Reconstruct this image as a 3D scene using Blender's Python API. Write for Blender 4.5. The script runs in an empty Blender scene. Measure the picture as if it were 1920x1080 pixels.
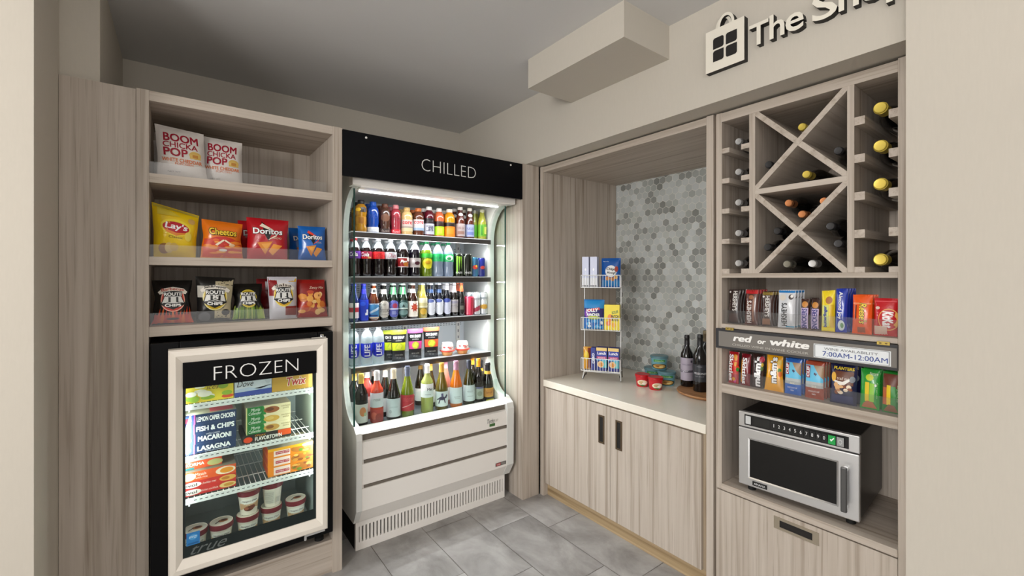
import bpy, math, random
from mathutils import Vector, Matrix
PI = math.pi
SC = bpy.context.scene
COL = SC.collection
random.seed(7)

# ------------------------------------------------------------------ camera, world, lights, exposure
CAM_H = 1.5
cd = bpy.data.cameras.new('camera'); cam = bpy.data.objects.new('camera', cd); COL.objects.link(cam)
cam.location = (0, 0, CAM_H)
cam.rotation_euler = (PI / 2, 0, -math.atan2(832.0, 1110.0))
cd.sensor_width = 36; cd.lens = 832.0 / 1920 * 36; cd.shift_y = -20.0 / 1920
cd.clip_start = 0.05
SC.camera = cam
W = bpy.data.worlds.new('world'); SC.world = W; W.use_nodes = True
W.node_tree.nodes['Background'].inputs[0].default_value = (0.95, 0.97, 1.0, 1)
W.node_tree.nodes['Background'].inputs[1].default_value = 0.14
SC.view_settings.view_transform = 'Standard'; SC.view_settings.look = 'None'
SC.view_settings.gamma = 1; SC.view_settings.use_curve_mapping = False
SC.view_settings.exposure = 0.36

def area(name, loc, target, sx, sy, power, col=(1, 1, 1), spread=PI):
    l = bpy.data.lights.new(name, 'AREA'); l.shape = 'RECTANGLE'; l.size = sx; l.size_y = sy
    l.energy = power; l.color = col; l.spread = spread
    o = bpy.data.objects.new(name, l); COL.objects.link(o); o.location = loc
    d = Vector(target) - Vector(loc); o.rotation_euler = d.to_track_quat('-Z', 'Y').to_euler()
    return o
def globe(name, loc, r, power, col):
    l = bpy.data.lights.new(name, 'POINT'); l.shadow_soft_size = r; l.energy = power; l.color = col
    o = bpy.data.objects.new(name, l); COL.objects.link(o); o.location = loc; return o
area('lobby_window_light', (-5.6, -1.0, 1.6), (1.6, 1.4, 1.8), 3.2, 2.1, 130, (1.0, 0.99, 0.98))
globe('header_fill_light', (-1.8, 0.35, 2.0), 0.28, 80, (1.0, 0.965, 0.92))  # added fill, no known fixture; brightens the header wall and ceiling
area('ceiling_lamp_light', (0.9, 0.2, 2.69), (0.9, 0.2, 0), 0.5, 0.5, 2, (1.0, 0.965, 0.92))
area('front_fill_light', (0.6, -5.6, 1.7), (0.8, 2.2, 1.3), 3.6, 2.2, 42, (1.0, 0.98, 0.955))  # unseen fill added behind the camera to lift the white chiller and freezer fronts
area('ceiling_fill_light', (-0.2, -1.4, 1.95), (-0.2, -1.4, 3), 0.9, 0.9, 30, (1.0, 0.97, 0.94))  # made-up upward light, added to brighten the ceiling and overall fill

# ------------------------------------------------------------------ materials
def lin(c):
    c /= 255.0
    return c / 12.92 if c <= 0.04045 else ((c + 0.055) / 1.055) ** 2.4
def hexc(h): return tuple(lin(int(h[i:i + 2], 16)) for i in (0, 2, 4)) + (1,)
_M = {}
def mat(h, rough=0.42, metal=0.0, coat=0.0, emit=0.0, bump=0.0, bscale=60):
    k = (h, rough, metal, coat, emit, bump)
    if k in _M: return _M[k]
    m = bpy.data.materials.new('paint_' + h); m.use_nodes = True
    nt = m.node_tree; b = nt.nodes['Principled BSDF']
    b.inputs['Base Color'].default_value = hexc(h); b.inputs['Roughness'].default_value = rough
    b.inputs['Metallic'].default_value = metal; b.inputs['Coat Weight'].default_value = coat
    if emit:
        b.inputs['Emission Color'].default_value = hexc(h); b.inputs['Emission Strength'].default_value = emit
    if bump:
        n = nt.nodes.new('ShaderNodeTexNoise'); n.inputs['Scale'].default_value = bscale; n.inputs['Detail'].default_value = 3
        bp = nt.nodes.new('ShaderNodeBump'); bp.inputs['Strength'].default_value = bump; bp.inputs['Distance'].default_value = 0.004
        tc = nt.nodes.new('ShaderNodeTexCoord'); nt.links.new(tc.outputs['Object'], n.inputs['Vector'])
        nt.links.new(n.outputs['Fac'], bp.inputs['Height']); nt.links.new(bp.outputs['Normal'], b.inputs['Normal'])
    _M[k] = m; return m
def matte_black(h, rough):
    m = mat(h, rough, 0.0, 0.0, 0.0, 0.0, 61); m.node_tree.nodes['Principled BSDF'].inputs['Specular IOR Level'].default_value = 0.15; return m
def foil(h): return mat(h, 0.28, 0.0, 0.3, 0, 0.35, 45)
def wallpaint(name, h, amt=0.05, rough=0.85):
    m = bpy.data.materials.new(name); m.use_nodes = True; nt = m.node_tree; b = nt.nodes['Principled BSDF']
    tc = nt.nodes.new('ShaderNodeTexCoord'); mp = nt.nodes.new('ShaderNodeMapping'); mp.inputs['Scale'].default_value = (60, 60, 8)
    n = nt.nodes.new('ShaderNodeTexNoise'); n.inputs['Scale'].default_value = 3; n.inputs['Detail'].default_value = 4
    mx = nt.nodes.new('ShaderNodeMix'); mx.data_type = 'RGBA'
    c = hexc(h); mx.inputs['A'].default_value = tuple(x * (1 - amt) for x in c[:3]) + (1,); mx.inputs['B'].default_value = tuple(min(1, x * (1 + amt)) for x in c[:3]) + (1,)
    nt.links.new(tc.outputs['Object'], mp.inputs[0]); nt.links.new(mp.outputs[0], n.inputs['Vector'])
    nt.links.new(n.outputs['Fac'], mx.inputs['Factor']); nt.links.new(mx.outputs['Result'], b.inputs['Base Color'])
    b.inputs['Roughness'].default_value = rough
    bp = nt.nodes.new('ShaderNodeBump'); bp.inputs['Strength'].default_value = 0.06; bp.inputs['Distance'].default_value = 0.002
    nt.links.new(n.outputs['Fac'], bp.inputs['Height']); nt.links.new(bp.outputs['Normal'], b.inputs['Normal'])
    return m
def wood(name, axis, light='C4B9AD', mid='B6AA9D', dark='988A7B'):
    m = bpy.data.materials.new(name); m.use_nodes = True; nt = m.node_tree; b = nt.nodes['Principled BSDF']
    tc = nt.nodes.new('ShaderNodeTexCoord'); mp = nt.nodes.new('ShaderNodeMapping'); mp2 = nt.nodes.new('ShaderNodeMapping')
    s1 = [38, 38, 38]; s1['xyz'.index(axis)] = .8; s2 = [130, 130, 130]; s2['xyz'.index(axis)] = 3.0
    mp.inputs['Scale'].default_value = s1; mp2.inputs['Scale'].default_value = s2
    n1 = nt.nodes.new('ShaderNodeTexNoise'); n1.inputs['Scale'].default_value = 1; n1.inputs['Detail'].default_value = 5; n1.inputs['Distortion'].default_value = 0.6
    n2 = nt.nodes.new('ShaderNodeTexNoise'); n2.inputs['Scale'].default_value = 1; n2.inputs['Detail'].default_value = 4
    r1 = nt.nodes.new('ShaderNodeValToRGB'); e = r1.color_ramp.elements
    e[0].position = 0.28; e[0].color = hexc(dark); e[1].position = 0.72; e[1].color = hexc(light)
    x = r1.color_ramp.elements.new(0.45); x.color = hexc(mid)
    r2 = nt.nodes.new('ShaderNodeValToRGB'); e = r2.color_ramp.elements
    e[0].position = 0.27; e[0].color = (0.58, 0.53, 0.48, 1); e[1].position = 0.43; e[1].color = (1, 1, 1, 1)
    mx = nt.nodes.new('ShaderNodeMix'); mx.data_type = 'RGBA'; mx.blend_type = 'MULTIPLY'; mx.inputs['Factor'].default_value = 0.6
    for a, c in ((mp, n1), (mp2, n2)):
        nt.links.new(tc.outputs['Object'], a.inputs[0]); nt.links.new(a.outputs[0], c.inputs['Vector'])
    nt.links.new(n1.outputs['Fac'], r1.inputs[0]); nt.links.new(n2.outputs['Fac'], r2.inputs[0])
    nt.links.new(r1.outputs[0], mx.inputs['A']); nt.links.new(r2.outputs[0], mx.inputs['B'])
    nt.links.new(mx.outputs['Result'], b.inputs['Base Color']); b.inputs['Roughness'].default_value = 0.55
    return m
def thin_glass(name, tint, refl=1.0, rough=0.0, haze=0.0):
    m = bpy.data.materials.new(name); m.use_nodes = True; nt = m.node_tree; nt.nodes.clear()
    out = nt.nodes.new('ShaderNodeOutputMaterial'); t = nt.nodes.new('ShaderNodeBsdfTransparent'); g = nt.nodes.new('ShaderNodeBsdfGlossy')
    t.inputs[0].default_value = tint; g.inputs['Roughness'].default_value = rough
    f = nt.nodes.new('ShaderNodeFresnel'); f.inputs[0].default_value = 1.45
    mu = nt.nodes.new('ShaderNodeMath'); mu.operation = 'MULTIPLY'; mu.inputs[1].default_value = refl
    mx = nt.nodes.new('ShaderNodeMixShader')
    ge = nt.nodes.new('ShaderNodeNewGeometry'); fr = nt.nodes.new('ShaderNodeMath'); fr.operation = 'SUBTRACT'; fr.inputs[0].default_value = 1.0
    m3 = nt.nodes.new('ShaderNodeMath'); m3.operation = 'MULTIPLY'                 # a pane reflects at its outer face; no inner total reflection
    nt.links.new(ge.outputs['Backfacing'], fr.inputs[1]); nt.links.new(fr.outputs[0], m3.inputs[1])
    nt.links.new(f.outputs[0], mu.inputs[0]); nt.links.new(mu.outputs[0], m3.inputs[0]); nt.links.new(m3.outputs[0], mx.inputs[0])
    nt.links.new(t.outputs[0], mx.inputs[1]); nt.links.new(g.outputs[0], mx.inputs[2])
    last = mx
    if haze:
        d = nt.nodes.new('ShaderNodeBsdfDiffuse'); d.inputs[0].default_value = (0.8, 0.82, 0.82, 1)
        m2 = nt.nodes.new('ShaderNodeMixShader'); m2.inputs[0].default_value = haze
        nt.links.new(mx.outputs[0], m2.inputs[1]); nt.links.new(d.outputs[0], m2.inputs[2]); last = m2
    nt.links.new(last.outputs[0], out.inputs[0]); return m
_B = {}
def liquid(h, clear=0.35):
    """bottle wall: glossy coloured body that lets part of the light through"""
    k = (h, clear)
    if k in _B: return _B[k]
    m = bpy.data.materials.new('bottle_' + h); m.use_nodes = True; nt = m.node_tree; b = nt.nodes['Principled BSDF']
    b.inputs['Base Color'].default_value = hexc(h); b.inputs['Roughness'].default_value = 0.08; b.inputs['Coat Weight'].default_value = 0.6
    t = nt.nodes.new('ShaderNodeBsdfTransparent'); c = hexc(h); t.inputs[0].default_value = tuple(0.35 + 0.65 * x for x in c[:3]) + (1,)
    mx = nt.nodes.new('ShaderNodeMixShader'); mx.inputs[0].default_value = clear; out = nt.nodes['Material Output']
    nt.links.new(b.outputs[0], mx.inputs[1]); nt.links.new(t.outputs[0], mx.inputs[2]); nt.links.new(mx.outputs[0], out.inputs[0])
    _B[k] = m; return m

WV = wood('wood_grain_upright', 'z'); WX = wood('wood_grain_across', 'x'); WY = wood('wood_grain_along', 'y')
WD = wood('wood_grain_board', 'y', 'B98A5C', 'A06F44', '7C5230')
WALL = wallpaint('wall_paint', 'C4BDB1', 0.03)
CEIL = wallpaint('ceiling_paint', 'D4D3D2', 0.015)
GLASS = thin_glass('clear_glass', (0.93, 0.98, 0.96, 1), 1.0)
ACRYL = thin_glass('acrylic', (0.93, 0.93, 0.93, 1), 1.0, 0.02, 0.03)
GLEDGE = mat('0E4A42', 0.15)
BLACK = matte_black('060608', 0.36); DARK = mat('050505', 0.7); WHITE = mat('ECE9E3', 0.35); CREAM = mat('EAE2D6', 0.3, 0, 0.2)
STEEL = mat('DADADA', 0.33, 0.85); CHROME = mat('E4E4E4', 0.12, 1.0); BRONZE = mat('6A5A48', 0.35, 0.7); BRASS = mat('D7BE6A', 0.25, 0.9)
LINER = mat('E6EBEE', 0.4); LED = mat('F4F8FF', 0.5, 0, 0, 6.0)

# ------------------------------------------------------------------ mesh builder
class MB:
    def __init__(s): s.v = []; s.f = []; s.mi = []; s.sm = []; s.mats = []
    def m(s, mt):
        if mt not in s.mats: s.mats.append(mt)
        return s.mats.index(mt)
    def add(s, vs, fs, mt, smooth=False):
        o = len(s.v); s.v += [tuple(p) for p in vs]; i = s.m(mt)
        for f in fs: s.f.append([o + k for k in f]); s.mi.append(i); s.sm.append(smooth)
        return s
    def box(s, x0, x1, y0, y1, z0, z1, mt):
        x0, x1 = min(x0, x1), max(x0, x1); y0, y1 = min(y0, y1), max(y0, y1); z0, z1 = min(z0, z1), max(z0, z1)
        return s.add([(x0, y0, z0), (x1, y0, z0), (x1, y1, z0), (x0, y1, z0), (x0, y0, z1), (x1, y0, z1), (x1, y1, z1), (x0, y1, z1)],
                     [(3, 2, 1, 0), (4, 5, 6, 7), (0, 1, 5, 4), (1, 2, 6, 5), (2, 3, 7, 6), (3, 0, 4, 7)], mt)
    def prism_x(s, pts, x0, x1, mt):                       # closed outline in (y, z), run along x
        n = len(pts)
        a = [(x0, y, z) for y, z in pts]; b = [(x1, y, z) for y, z in pts]
        fs = [tuple(range(n)), tuple(range(2 * n - 1, n - 1, -1))] + [(i, i + n, (i + 1) % n + n, (i + 1) % n) for i in range(n)]
        return s.add(a + b, fs, mt)
    def prism_y(s, pts, y0, y1, mt):                       # closed outline in (x, z), run along y
        n = len(pts)
        a = [(x, y0, z) for x, z in pts]; b = [(x, y1, z) for x, z in pts]
        fs = [tuple(range(n)), tuple(range(2 * n - 1, n - 1, -1))] + [(i, i + n, (i + 1) % n + n, (i + 1) % n) for i in range(n)]
        return s.add(a + b, fs, mt)
    def lathe(s, prof, mt, n=26, c=(0, 0), mfun=None):
        vs = []; 
        for r, z in prof:
            for i in range(n):
                a = 2 * PI * i / n; vs.append((c[0] + r * math.cos(a), c[1] + r * math.sin(a), z))
        o = len(s.v); s.v += vs
        for j in range(len(prof) - 1):
            mt2 = mfun((prof[j][1] + prof[j + 1][1]) / 2) if mfun else mt
            k = s.m(mt2)
            for i in range(n):
                i2 = (i + 1) % n
                s.f.append([o + j * n + i, o + j * n + i2, o + (j + 1) * n + i2, o + (j + 1) * n + i]); s.mi.append(k); s.sm.append(True)
        return s
    def tube(s, pts, r, mt, n=8, closed=False):
        P = [Vector(p) for p in pts]; N = len(P); vs = []
        up = Vector((0.13, 0.29, 0.95))
        for i, p in enumerate(P):
            a = P[(i - 1) % N] if (closed or i > 0) else p; b = P[(i + 1) % N] if (closed or i < N - 1) else p
            d = (b - a).normalized(); e1 = d.cross(up)
            if e1.length < 0.05: e1 = d.cross(Vector((1, 0, 0)))
            e1.normalize(); e2 = d.cross(e1)
            for k in range(n):
                t = 2 * PI * k / n; vs.append(p + r * (math.cos(t) * e1 + math.sin(t) * e2))
        fs = []
        for i in range(N if closed else N - 1):
            for k in range(n):
                a = i * n + k; b = i * n + (k + 1) % n; c = ((i + 1) % N) * n + (k + 1) % n; d = ((i + 1) % N) * n + k
                fs.append((a, b, c, d))
        if not closed: fs += [tuple(range(n)), tuple(range((N - 1) * n, N * n))]
        return s.add(vs, fs, mt, True)
    def build(s, name, parent=None, loc=None, rz=0, bevel=0.0):
        me = bpy.data.meshes.new(name); me.from_pydata(s.v, [], s.f)
        for m_ in s.mats: me.materials.append(m_)
        me.polygons.foreach_set('material_index', s.mi); me.polygons.foreach_set('use_smooth', s.sm)
        me.update()
        if any(s.sm): me.set_sharp_from_angle(angle=math.radians(38))
        o = bpy.data.objects.new(name, me); COL.objects.link(o)
        if parent: o.parent = parent
        if loc: o.location = loc
        if rz: o.rotation_euler = (0, 0, rz)
        if bevel:
            b = o.modifiers.new('bevel', 'BEVEL'); b.width = bevel; b.segments = 2; b.limit_method = 'ANGLE'; b.angle_limit = math.radians(50)
        return o

def tag(o, label, cat, group=None):
    o['label'] = label; o['category'] = cat
    if group: o['group'] = group
    return o
def thing(name, label, cat, loc=(0, 0, 0), rz=0, group=None):
    o = bpy.data.objects.new(name, None); COL.objects.link(o); o.location = loc; o.rotation_euler = (0, 0, rz)
    o.empty_display_size = 0.05
    return tag(o, label, cat, group)
def struct(name, mb, **k):
    o = mb.build(name, **k); o['kind'] = 'structure'; return o
def dup(root, loc, label, rz=None, group=None):
    r = root.copy(); COL.objects.link(r); r.location = loc; r['label'] = label
    if rz is not None: r.rotation_euler = (0, 0, rz)
    if group: r['group'] = group
    for ch in root.children:
        c = ch.copy(); COL.objects.link(c); c.parent = r
        for g in ch.children:
            d = g.copy(); COL.objects.link(d); d.parent = c
    return r
def bx(name, parent, x0, x1, y0, y1, z0, z1, mt, bevel=0.0):
    return MB().box(x0, x1, y0, y1, z0, z1, mt).build(name, parent, bevel=bevel)

# ------------------------------------------------------------------ lettering and printed graphics
_T = {}
def split(vs, fs):
    """cut long thin letter triangles so that ink can follow a bulging bag"""
    vs = list(vs); out = []; mid = {}
    def m_(a, b):
        k = (min(a, b), max(a, b))
        if k not in mid: mid[k] = len(vs); vs.append(((vs[a][0] + vs[b][0]) / 2, (vs[a][1] + vs[b][1]) / 2))
        return mid[k]
    todo = [tuple(f) for f in fs if len(f) == 3] + [t for f in fs if len(f) > 3 for t in [(f[0], f[i], f[i + 1]) for i in range(1, len(f) - 1)]]
    while todo:
        a, b, c = todo.pop(); L = [((vs[p][0] - vs[q][0]) ** 2 + (vs[p][1] - vs[q][1]) ** 2, p, q, r) for p, q, r in ((a, b, c), (b, c, a), (c, a, b))]
        l, p, q, r = max(L)
        if l > .09:
            k = m_(p, q); todo += [(p, k, r), (k, q, r)]
        else: out.append((a, b, c))
    return vs, out
def text_geo(txt, bold=0.0, shear=0.0, outline=False):
    k = (txt, bold, shear, outline)
    if k in _T: return _T[k]
    cu = bpy.data.curves.new('t', 'FONT'); cu.body = txt; cu.offset = bold if outline or bold < 0 else 0.0; cu.resolution_u = 3; cu.shear = shear; cu.fill_mode = 'FRONT'
    ob = bpy.data.objects.new('t', cu); me = ob.to_mesh()
    vs = [(v.co.x, v.co.y) for v in me.vertices]; fs = [tuple(p.vertices) for p in me.polygons]
    ob.to_mesh_clear(); bpy.data.objects.remove(ob); bpy.data.curves.remove(cu)
    x0 = min(v[0] for v in vs); x1 = max(v[0] for v in vs); y0 = min(v[1] for v in vs); y1 = max(v[1] for v in vs)
    tw, th = x1 - x0, y1 - y0
    vs = [((a - x0) / tw, (b - y0) / th) for a, b in vs]
    # weld coincident points so that outlines can be found
    idx = {}; mp = []; nv = []
    for p in vs:
        q = (round(p[0], 5), round(p[1], 5))
        if q not in idx: idx[q] = len(nv); nv.append(p)
        mp.append(idx[q])
    nf = []
    for f in fs:
        g = [mp[i] for i in f]
        if len(set(g)) == len(g): nf.append(g)
    if outline: _T[k] = (nv, nf); return _T[k]
    nv, nf = split(nv, nf); out = [(nv, nf)]
    if bold > 0:                                           # heavier strokes: the same letters struck a few times, shifted a little
        dx, dy = bold * .75 / tw, bold * .6 / th
        out = [([(a * (1 - 2 * dx) + dx + sx * dx, b * (1 - 2 * dy) + dy + sy * dy) for a, b in nv], nf) for sx, sy in ((-1, -1), (1, -1), (1, 1), (-1, 1))]
    _T[k] = out; return out
def C(h): return h if not isinstance(h, str) else mat(h, 0.38)
def apply(mb, S, ops):
    """S(u, v, layer) gives the point of a printed surface; each op is one inked shape lying on it"""
    for L, op in enumerate(ops, 1):
        k = op[0]
        if k == 'r':
            _, u0, v0, u1, v1, c = op[:6]; n = max(1, int(abs(u1 - u0) * 14 + .5)); q = max(1, int(abs(v1 - v0) * 14 + .5))
            mb.add([S(u0 + (u1 - u0) * i / n, v0 + (v1 - v0) * j / q, L) for j in range(q + 1) for i in range(n + 1)],
                   [(j * (n + 1) + i, j * (n + 1) + i + 1, (j + 1) * (n + 1) + i + 1, (j + 1) * (n + 1) + i) for j in range(q) for i in range(n)], C(c), True)
        elif k == 'e':
            _, cu, cv, ru, rv, c = op[:6]; n = 22; R = 3
            vs = [S(cu, cv, L)]
            for r in range(1, R + 1):
                for i in range(n):
                    a = 2 * PI * i / n; vs.append(S(cu + ru * r / R * math.cos(a), cv + rv * r / R * math.sin(a), L))
            fs = [(0, 1 + i, 1 + (i + 1) % n) for i in range(n)]
            for r in range(R - 1):
                for i in range(n):
                    a = 1 + r * n + i; b = 1 + r * n + (i + 1) % n; fs.append((a, a + n, b + n, b))
            mb.add(vs, fs, C(c), True)
        elif k == 'p':
            P_ = op[1]; cu = sum(a for a, b in P_) / len(P_); cv = sum(b for a, b in P_) / len(P_); n = 4
            for i in range(len(P_)):
                (a0, b0), (a1, b1) = P_[i], P_[(i + 1) % len(P_)]; vs = []; ix = {}
                for r in range(n + 1):
                    for q in range(r + 1):
                        f = r / n; g = q / r if r else 0
                        ix[r, q] = len(vs); vs.append(S(cu + f * ((a0 - cu) * (1 - g) + (a1 - cu) * g), cv + f * ((b0 - cv) * (1 - g) + (b1 - cv) * g), L))
                fs = [(ix[r, q], ix[r + 1, q], ix[r + 1, q + 1]) for r in range(n) for q in range(r + 1)] + [(ix[r, q], ix[r + 1, q + 1], ix[r, q + 1]) for r in range(1, n) for q in range(r)]
                mb.add(vs, fs, C(op[2]), True)
        elif k == 't':
            _, t, u0, v0, u1, v1, c = op[:7]; o = op[7] if len(op) > 7 else {}
            cps = text_geo(t, o.get('b', 0.0), o.get('s', 0.0)); rot = o.get('r', 0); ar = o.get('arc', 0)
            for q, (vs, fs) in enumerate(cps):
                out = []
                for a, b in vs:
                    if rot == 90: p = (u1 - b * (u1 - u0), v0 + a * (v1 - v0))
                    elif rot == -90: p = (u0 + b * (u1 - u0), v1 - a * (v1 - v0))
                    else: p = (u0 + a * (u1 - u0), v0 + b * (v1 - v0) + ar * (1 - (2 * a - 1) ** 2) + o.get('sl', 0) * a)
                    out.append(S(p[0], p[1], L + .2 * q))
                mb.add(out, fs, C(c), False)

def blobs(cols, u0, v0, u1, v1, n, seed, ru=.07, rv=.05):
    r = random.Random(seed)
    return [('e', r.uniform(u0, u1), r.uniform(v0, v1), ru * r.uniform(.6, 1.3), rv * r.uniform(.6, 1.3), r.choice(cols)) for _ in range(n)]

# ---- pillow bag: returns a mesh in local space, face towards -Y
def bag_mb(w, h, t, mt, ops=(), lean=0.03, corners=((0, 0), (0, 0), (0, 0), (0, 0)), waist=0.05, seed=1, seal=None, nu=16, nv=20, eps=0.0009, crimp=0.06):
    r = random.Random(seed); ph = [r.uniform(0, 6) for _ in range(6)]
    (a0, a1, b0, b1) = corners                           # BL, BR, TL, TR offsets (dx, dz)
    def P(u, v, side, off=0.0):
        uu = 2 * u - 1
        ev = min(1.0, max(0.0, v / crimp)) * min(1.0, max(0.0, (1 - v) / crimp))
        pv = math.sin(PI * min(1, max(0, (v - crimp * .5) / (1 - crimp)))) ** 0.5 if crimp * .5 < v < 1 - crimp * .5 else 0.0
        pu = max(0.0, 1 - uu * uu) ** 0.55
        prof = pu * pv
        wr = (math.sin(u * 17 + ph[0] + 3 * v) * 0.5 + math.sin(u * 31 + ph[1]) * 0.35) * (math.exp(-v / .13) + math.exp(-(1 - v) / .13)) * 0.10 + \
             0.05 * math.sin(v * 13 + ph[2] + u * 5) + 0.04 * math.sin(u * 9 + ph[3] - v * 8)
        d = t * prof * (1 + wr) if side < 0 else t * .8 * prof * (1 + 0.6 * wr)
        wv = 1 - waist * math.sin(PI * v) * (1 + .3 * math.sin(v * 11 + ph[4]))
        bl = ((1 - u) * (1 - v), u * (1 - v), (1 - u) * v, u * v)
        dx = sum(k * c[0] for k, c in zip(bl, (a0, a1, b0, b1))); dz = sum(k * c[1] for k, c in zip(bl, (a0, a1, b0, b1)))
        return (uu * w / 2 * wv + dx, side * (d + off) + lean * v + (0.0015 * math.sin(u * 40 + ph[5]) * (1 - ev)), h * v + dz)
    mb = MB(); N = nu + 1
    for side in (-1, 1):
        vs = [P(i / nu, j / nv, side) for j in range(nv + 1) for i in range(N)]
        fs = [(j * N + i, j * N + i + 1, (j + 1) * N + i + 1, (j + 1) * N + i) for j in range(nv) for i in range(nu)]
        if side > 0: fs = [f[::-1] for f in fs]
        mb.add(vs, fs, mt, True)
    S = lambda u, v, L: P(u, v, -1, eps + .00022 * L)
    if seal:
        ops = [('r', 0.005, 1 - crimp, .995, .999, seal), ('r', .005, .001, .995, crimp, seal)] + list(ops)
    apply(mb, S, ops)
    return mb
def bag(name, label, cat, loc, rz, w, h, t, col, ops=(), group=None, **k):
    m_ = foil(col) if isinstance(col, str) else col
    return tag(bag_mb(w, h, t, m_, ops, **k).build(name, None, loc, rz), label, cat, group)
# ---- printed carton
def carton_mb(w, d, h, col, ops=(), left=(), top=(), eps=0.00015):
    mb = MB().box(-w / 2, w / 2, -d / 2, d / 2, 0, h, C(col) if isinstance(col, str) else col)
    apply(mb, lambda u, v, L: ((u - .5) * w, -d / 2 - eps * L, v * h), ops)
    apply(mb, lambda u, v, L: (-w / 2 - eps * L, d / 2 - u * d, v * h), left)
    apply(mb, lambda u, v, L: ((u - .5) * w, -d / 2 + v * d, h + eps * L), top)
    return mb
def carton(name, label, cat, loc, rz, w, d, h, col, ops=(), group=None, left=(), top=()):
    return tag(carton_mb(w, d, h, col, ops, left, top).build(name, None, loc, rz), label, cat, group)
# ---- bottles and cans: (radius factor, height factor)
PROF = {
 'soda': ([(0, .012), (.62, .0), (.85, .004), (1, .05), (1, .14), (.92, .24), (.92, .33), (1, .40), (1, .63), (.93, .72), (.68, .82), (.42, .895), (.36, .92), (.36, .945)], .42, .945),
 'sport': ([(0, .0), (.86, .0), (1, .04), (1, .14), (.9, .2), (.9, .5), (1, .6), (1, .72), (.9, .81), (.62, .86), (.55, .88)], .56, .88),
 'core': ([(0, .0), (.84, .0), (.96, .03), (.96, .18), (.88, .23), (.97, .32), (1, .6), (.97, .72), (.86, .80), (.62, .85), (.56, .87)], .58, .87),
 'juice': ([(0, 0), (.88, 0), (1, .03), (1, .5), (.96, .53), (1, .57), (1, .68), (.88, .79), (.6, .86), (.52, .885)], .56, .885),
 'tea': ([(0, 0), (.9, 0), (1, .02), (1, .47), (.96, .5), (.96, .56), (.8, .68), (.55, .82), (.5, .88), (.5, .91)], .55, .91),
 'beer': ([(0, 0), (.9, 0), (1, .02), (1, .52), (.95, .58), (.7, .67), (.5, .76), (.41, .86), (.40, .95)], .44, .95),
 'wine': ([(0, .012), (.7, .0), (.95, 0), (1, .015), (1, .59), (.95, .64), (.66, .71), (.44, .765), (.385, .80), (.37, .99)], .395, .81),
 'burg': ([(0, .012), (.7, .0), (.95, 0), (1, .015), (1, .40), (.95, .48), (.74, .60), (.52, .71), (.40, .79), (.36, .85), (.355, .99)], .385, .80),
 'cava': ([(0, .012), (.7, .0), (.95, 0), (1, .02), (1, .42), (.93, .52), (.66, .67), (.45, .79), (.36, .87), (.36, .97)], .45, .80),
 'water': ([(0, 0), (.9, 0), (1, .02), (1, .66), (.98, .72), (.84, .80), (.56, .87), (.40, .905), (.38, .93)], .42, .93),
}
def bottle_parts(root, kind, h, r, body, cap, bands=(), neck=None, neck_at=.72, capm=None, A=1.25):
    pr, cr, cz = PROF[kind]
    prof = [(a * r, b * h) for a, b in pr]
    fun = (lambda z: neck if z > neck_at * h else body) if neck else None
    if neck:                                               # a sharp fill line
        for i in range(len(prof) - 1):
            if prof[i][1] < neck_at * h < prof[i + 1][1]:
                t = (neck_at * h - prof[i][1]) / (prof[i + 1][1] - prof[i][1]); prof.insert(i + 1, (prof[i][0] + t * (prof[i + 1][0] - prof[i][0]), neck_at * h)); break
    MB().lathe(prof, body, mfun=fun).build('bottle_body', root)
    cm = MB()
    if kind in ('wine', 'burg', 'cava'):
        e = .03 if kind != 'cava' else .06
        p = [(r * (cr + .035), cz * h), (r * (cr + .005), cz * h + .02), (r * cr, h * .93), (r * (cr + e), h * .935), (r * (cr + e), h * .965), (r * cr, h * .97), (r * cr, h * .995), (r * cr * .9, h), (r * cr * .75, h * .999), (0, h * .999)]
        cm.lathe(p, cap)
        cm.build('foil_capsule', root)
    elif kind == 'beer':
        cm.lathe([(r * .42, cz * h), (r * .49, cz * h + .002), (r * .46, h * .99), (r * .36, h), (0, h)], cap, n=21); cm.build('cap', root)
    else:
        cm.lathe([(r * cr * .97, cz * h - .001), (r * cr, cz * h), (r * cr, h - .003), (r * cr * .92, h), (0, h)], cap, n=22); cm.build('cap', root)
    for z0, z1, col, ops in bands:
        lb = MB()
        def rad(z):
            for i in range(len(prof) - 1):
                if prof[i][1] <= z <= prof[i + 1][1] and prof[i + 1][1] > prof[i][1]:
                    t = (z - prof[i][1]) / (prof[i + 1][1] - prof[i][1]); return prof[i][0] + t * (prof[i + 1][0] - prof[i][0])
            return r
        def S(u, v, L, z0=z0, z1=z1):
            z = (z0 + (z1 - z0) * v) * h; q = rad(z) + .0004 + .0004 * L; a = -PI / 2 + (2 * u - 1) * A
            return (q * math.cos(a), q * math.sin(a), z)
        if col is not None:
            n = 7; zs = [(z0 + (z1 - z0) * i / n) * h for i in range(n + 1)]
            lb.lathe([(rad(z) + .0006, z) for z in zs], C(col))
        apply(lb, S, ops); lb.build('label', root)
def bottle(name, label, cat, loc, rz, kind, h, r, body, cap, bands=(), group=None, **k):
    root = thing(name, label, cat, loc, rz, group)
    bottle_parts(root, kind, h, r, body, C(cap), bands, **k); return root
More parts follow.
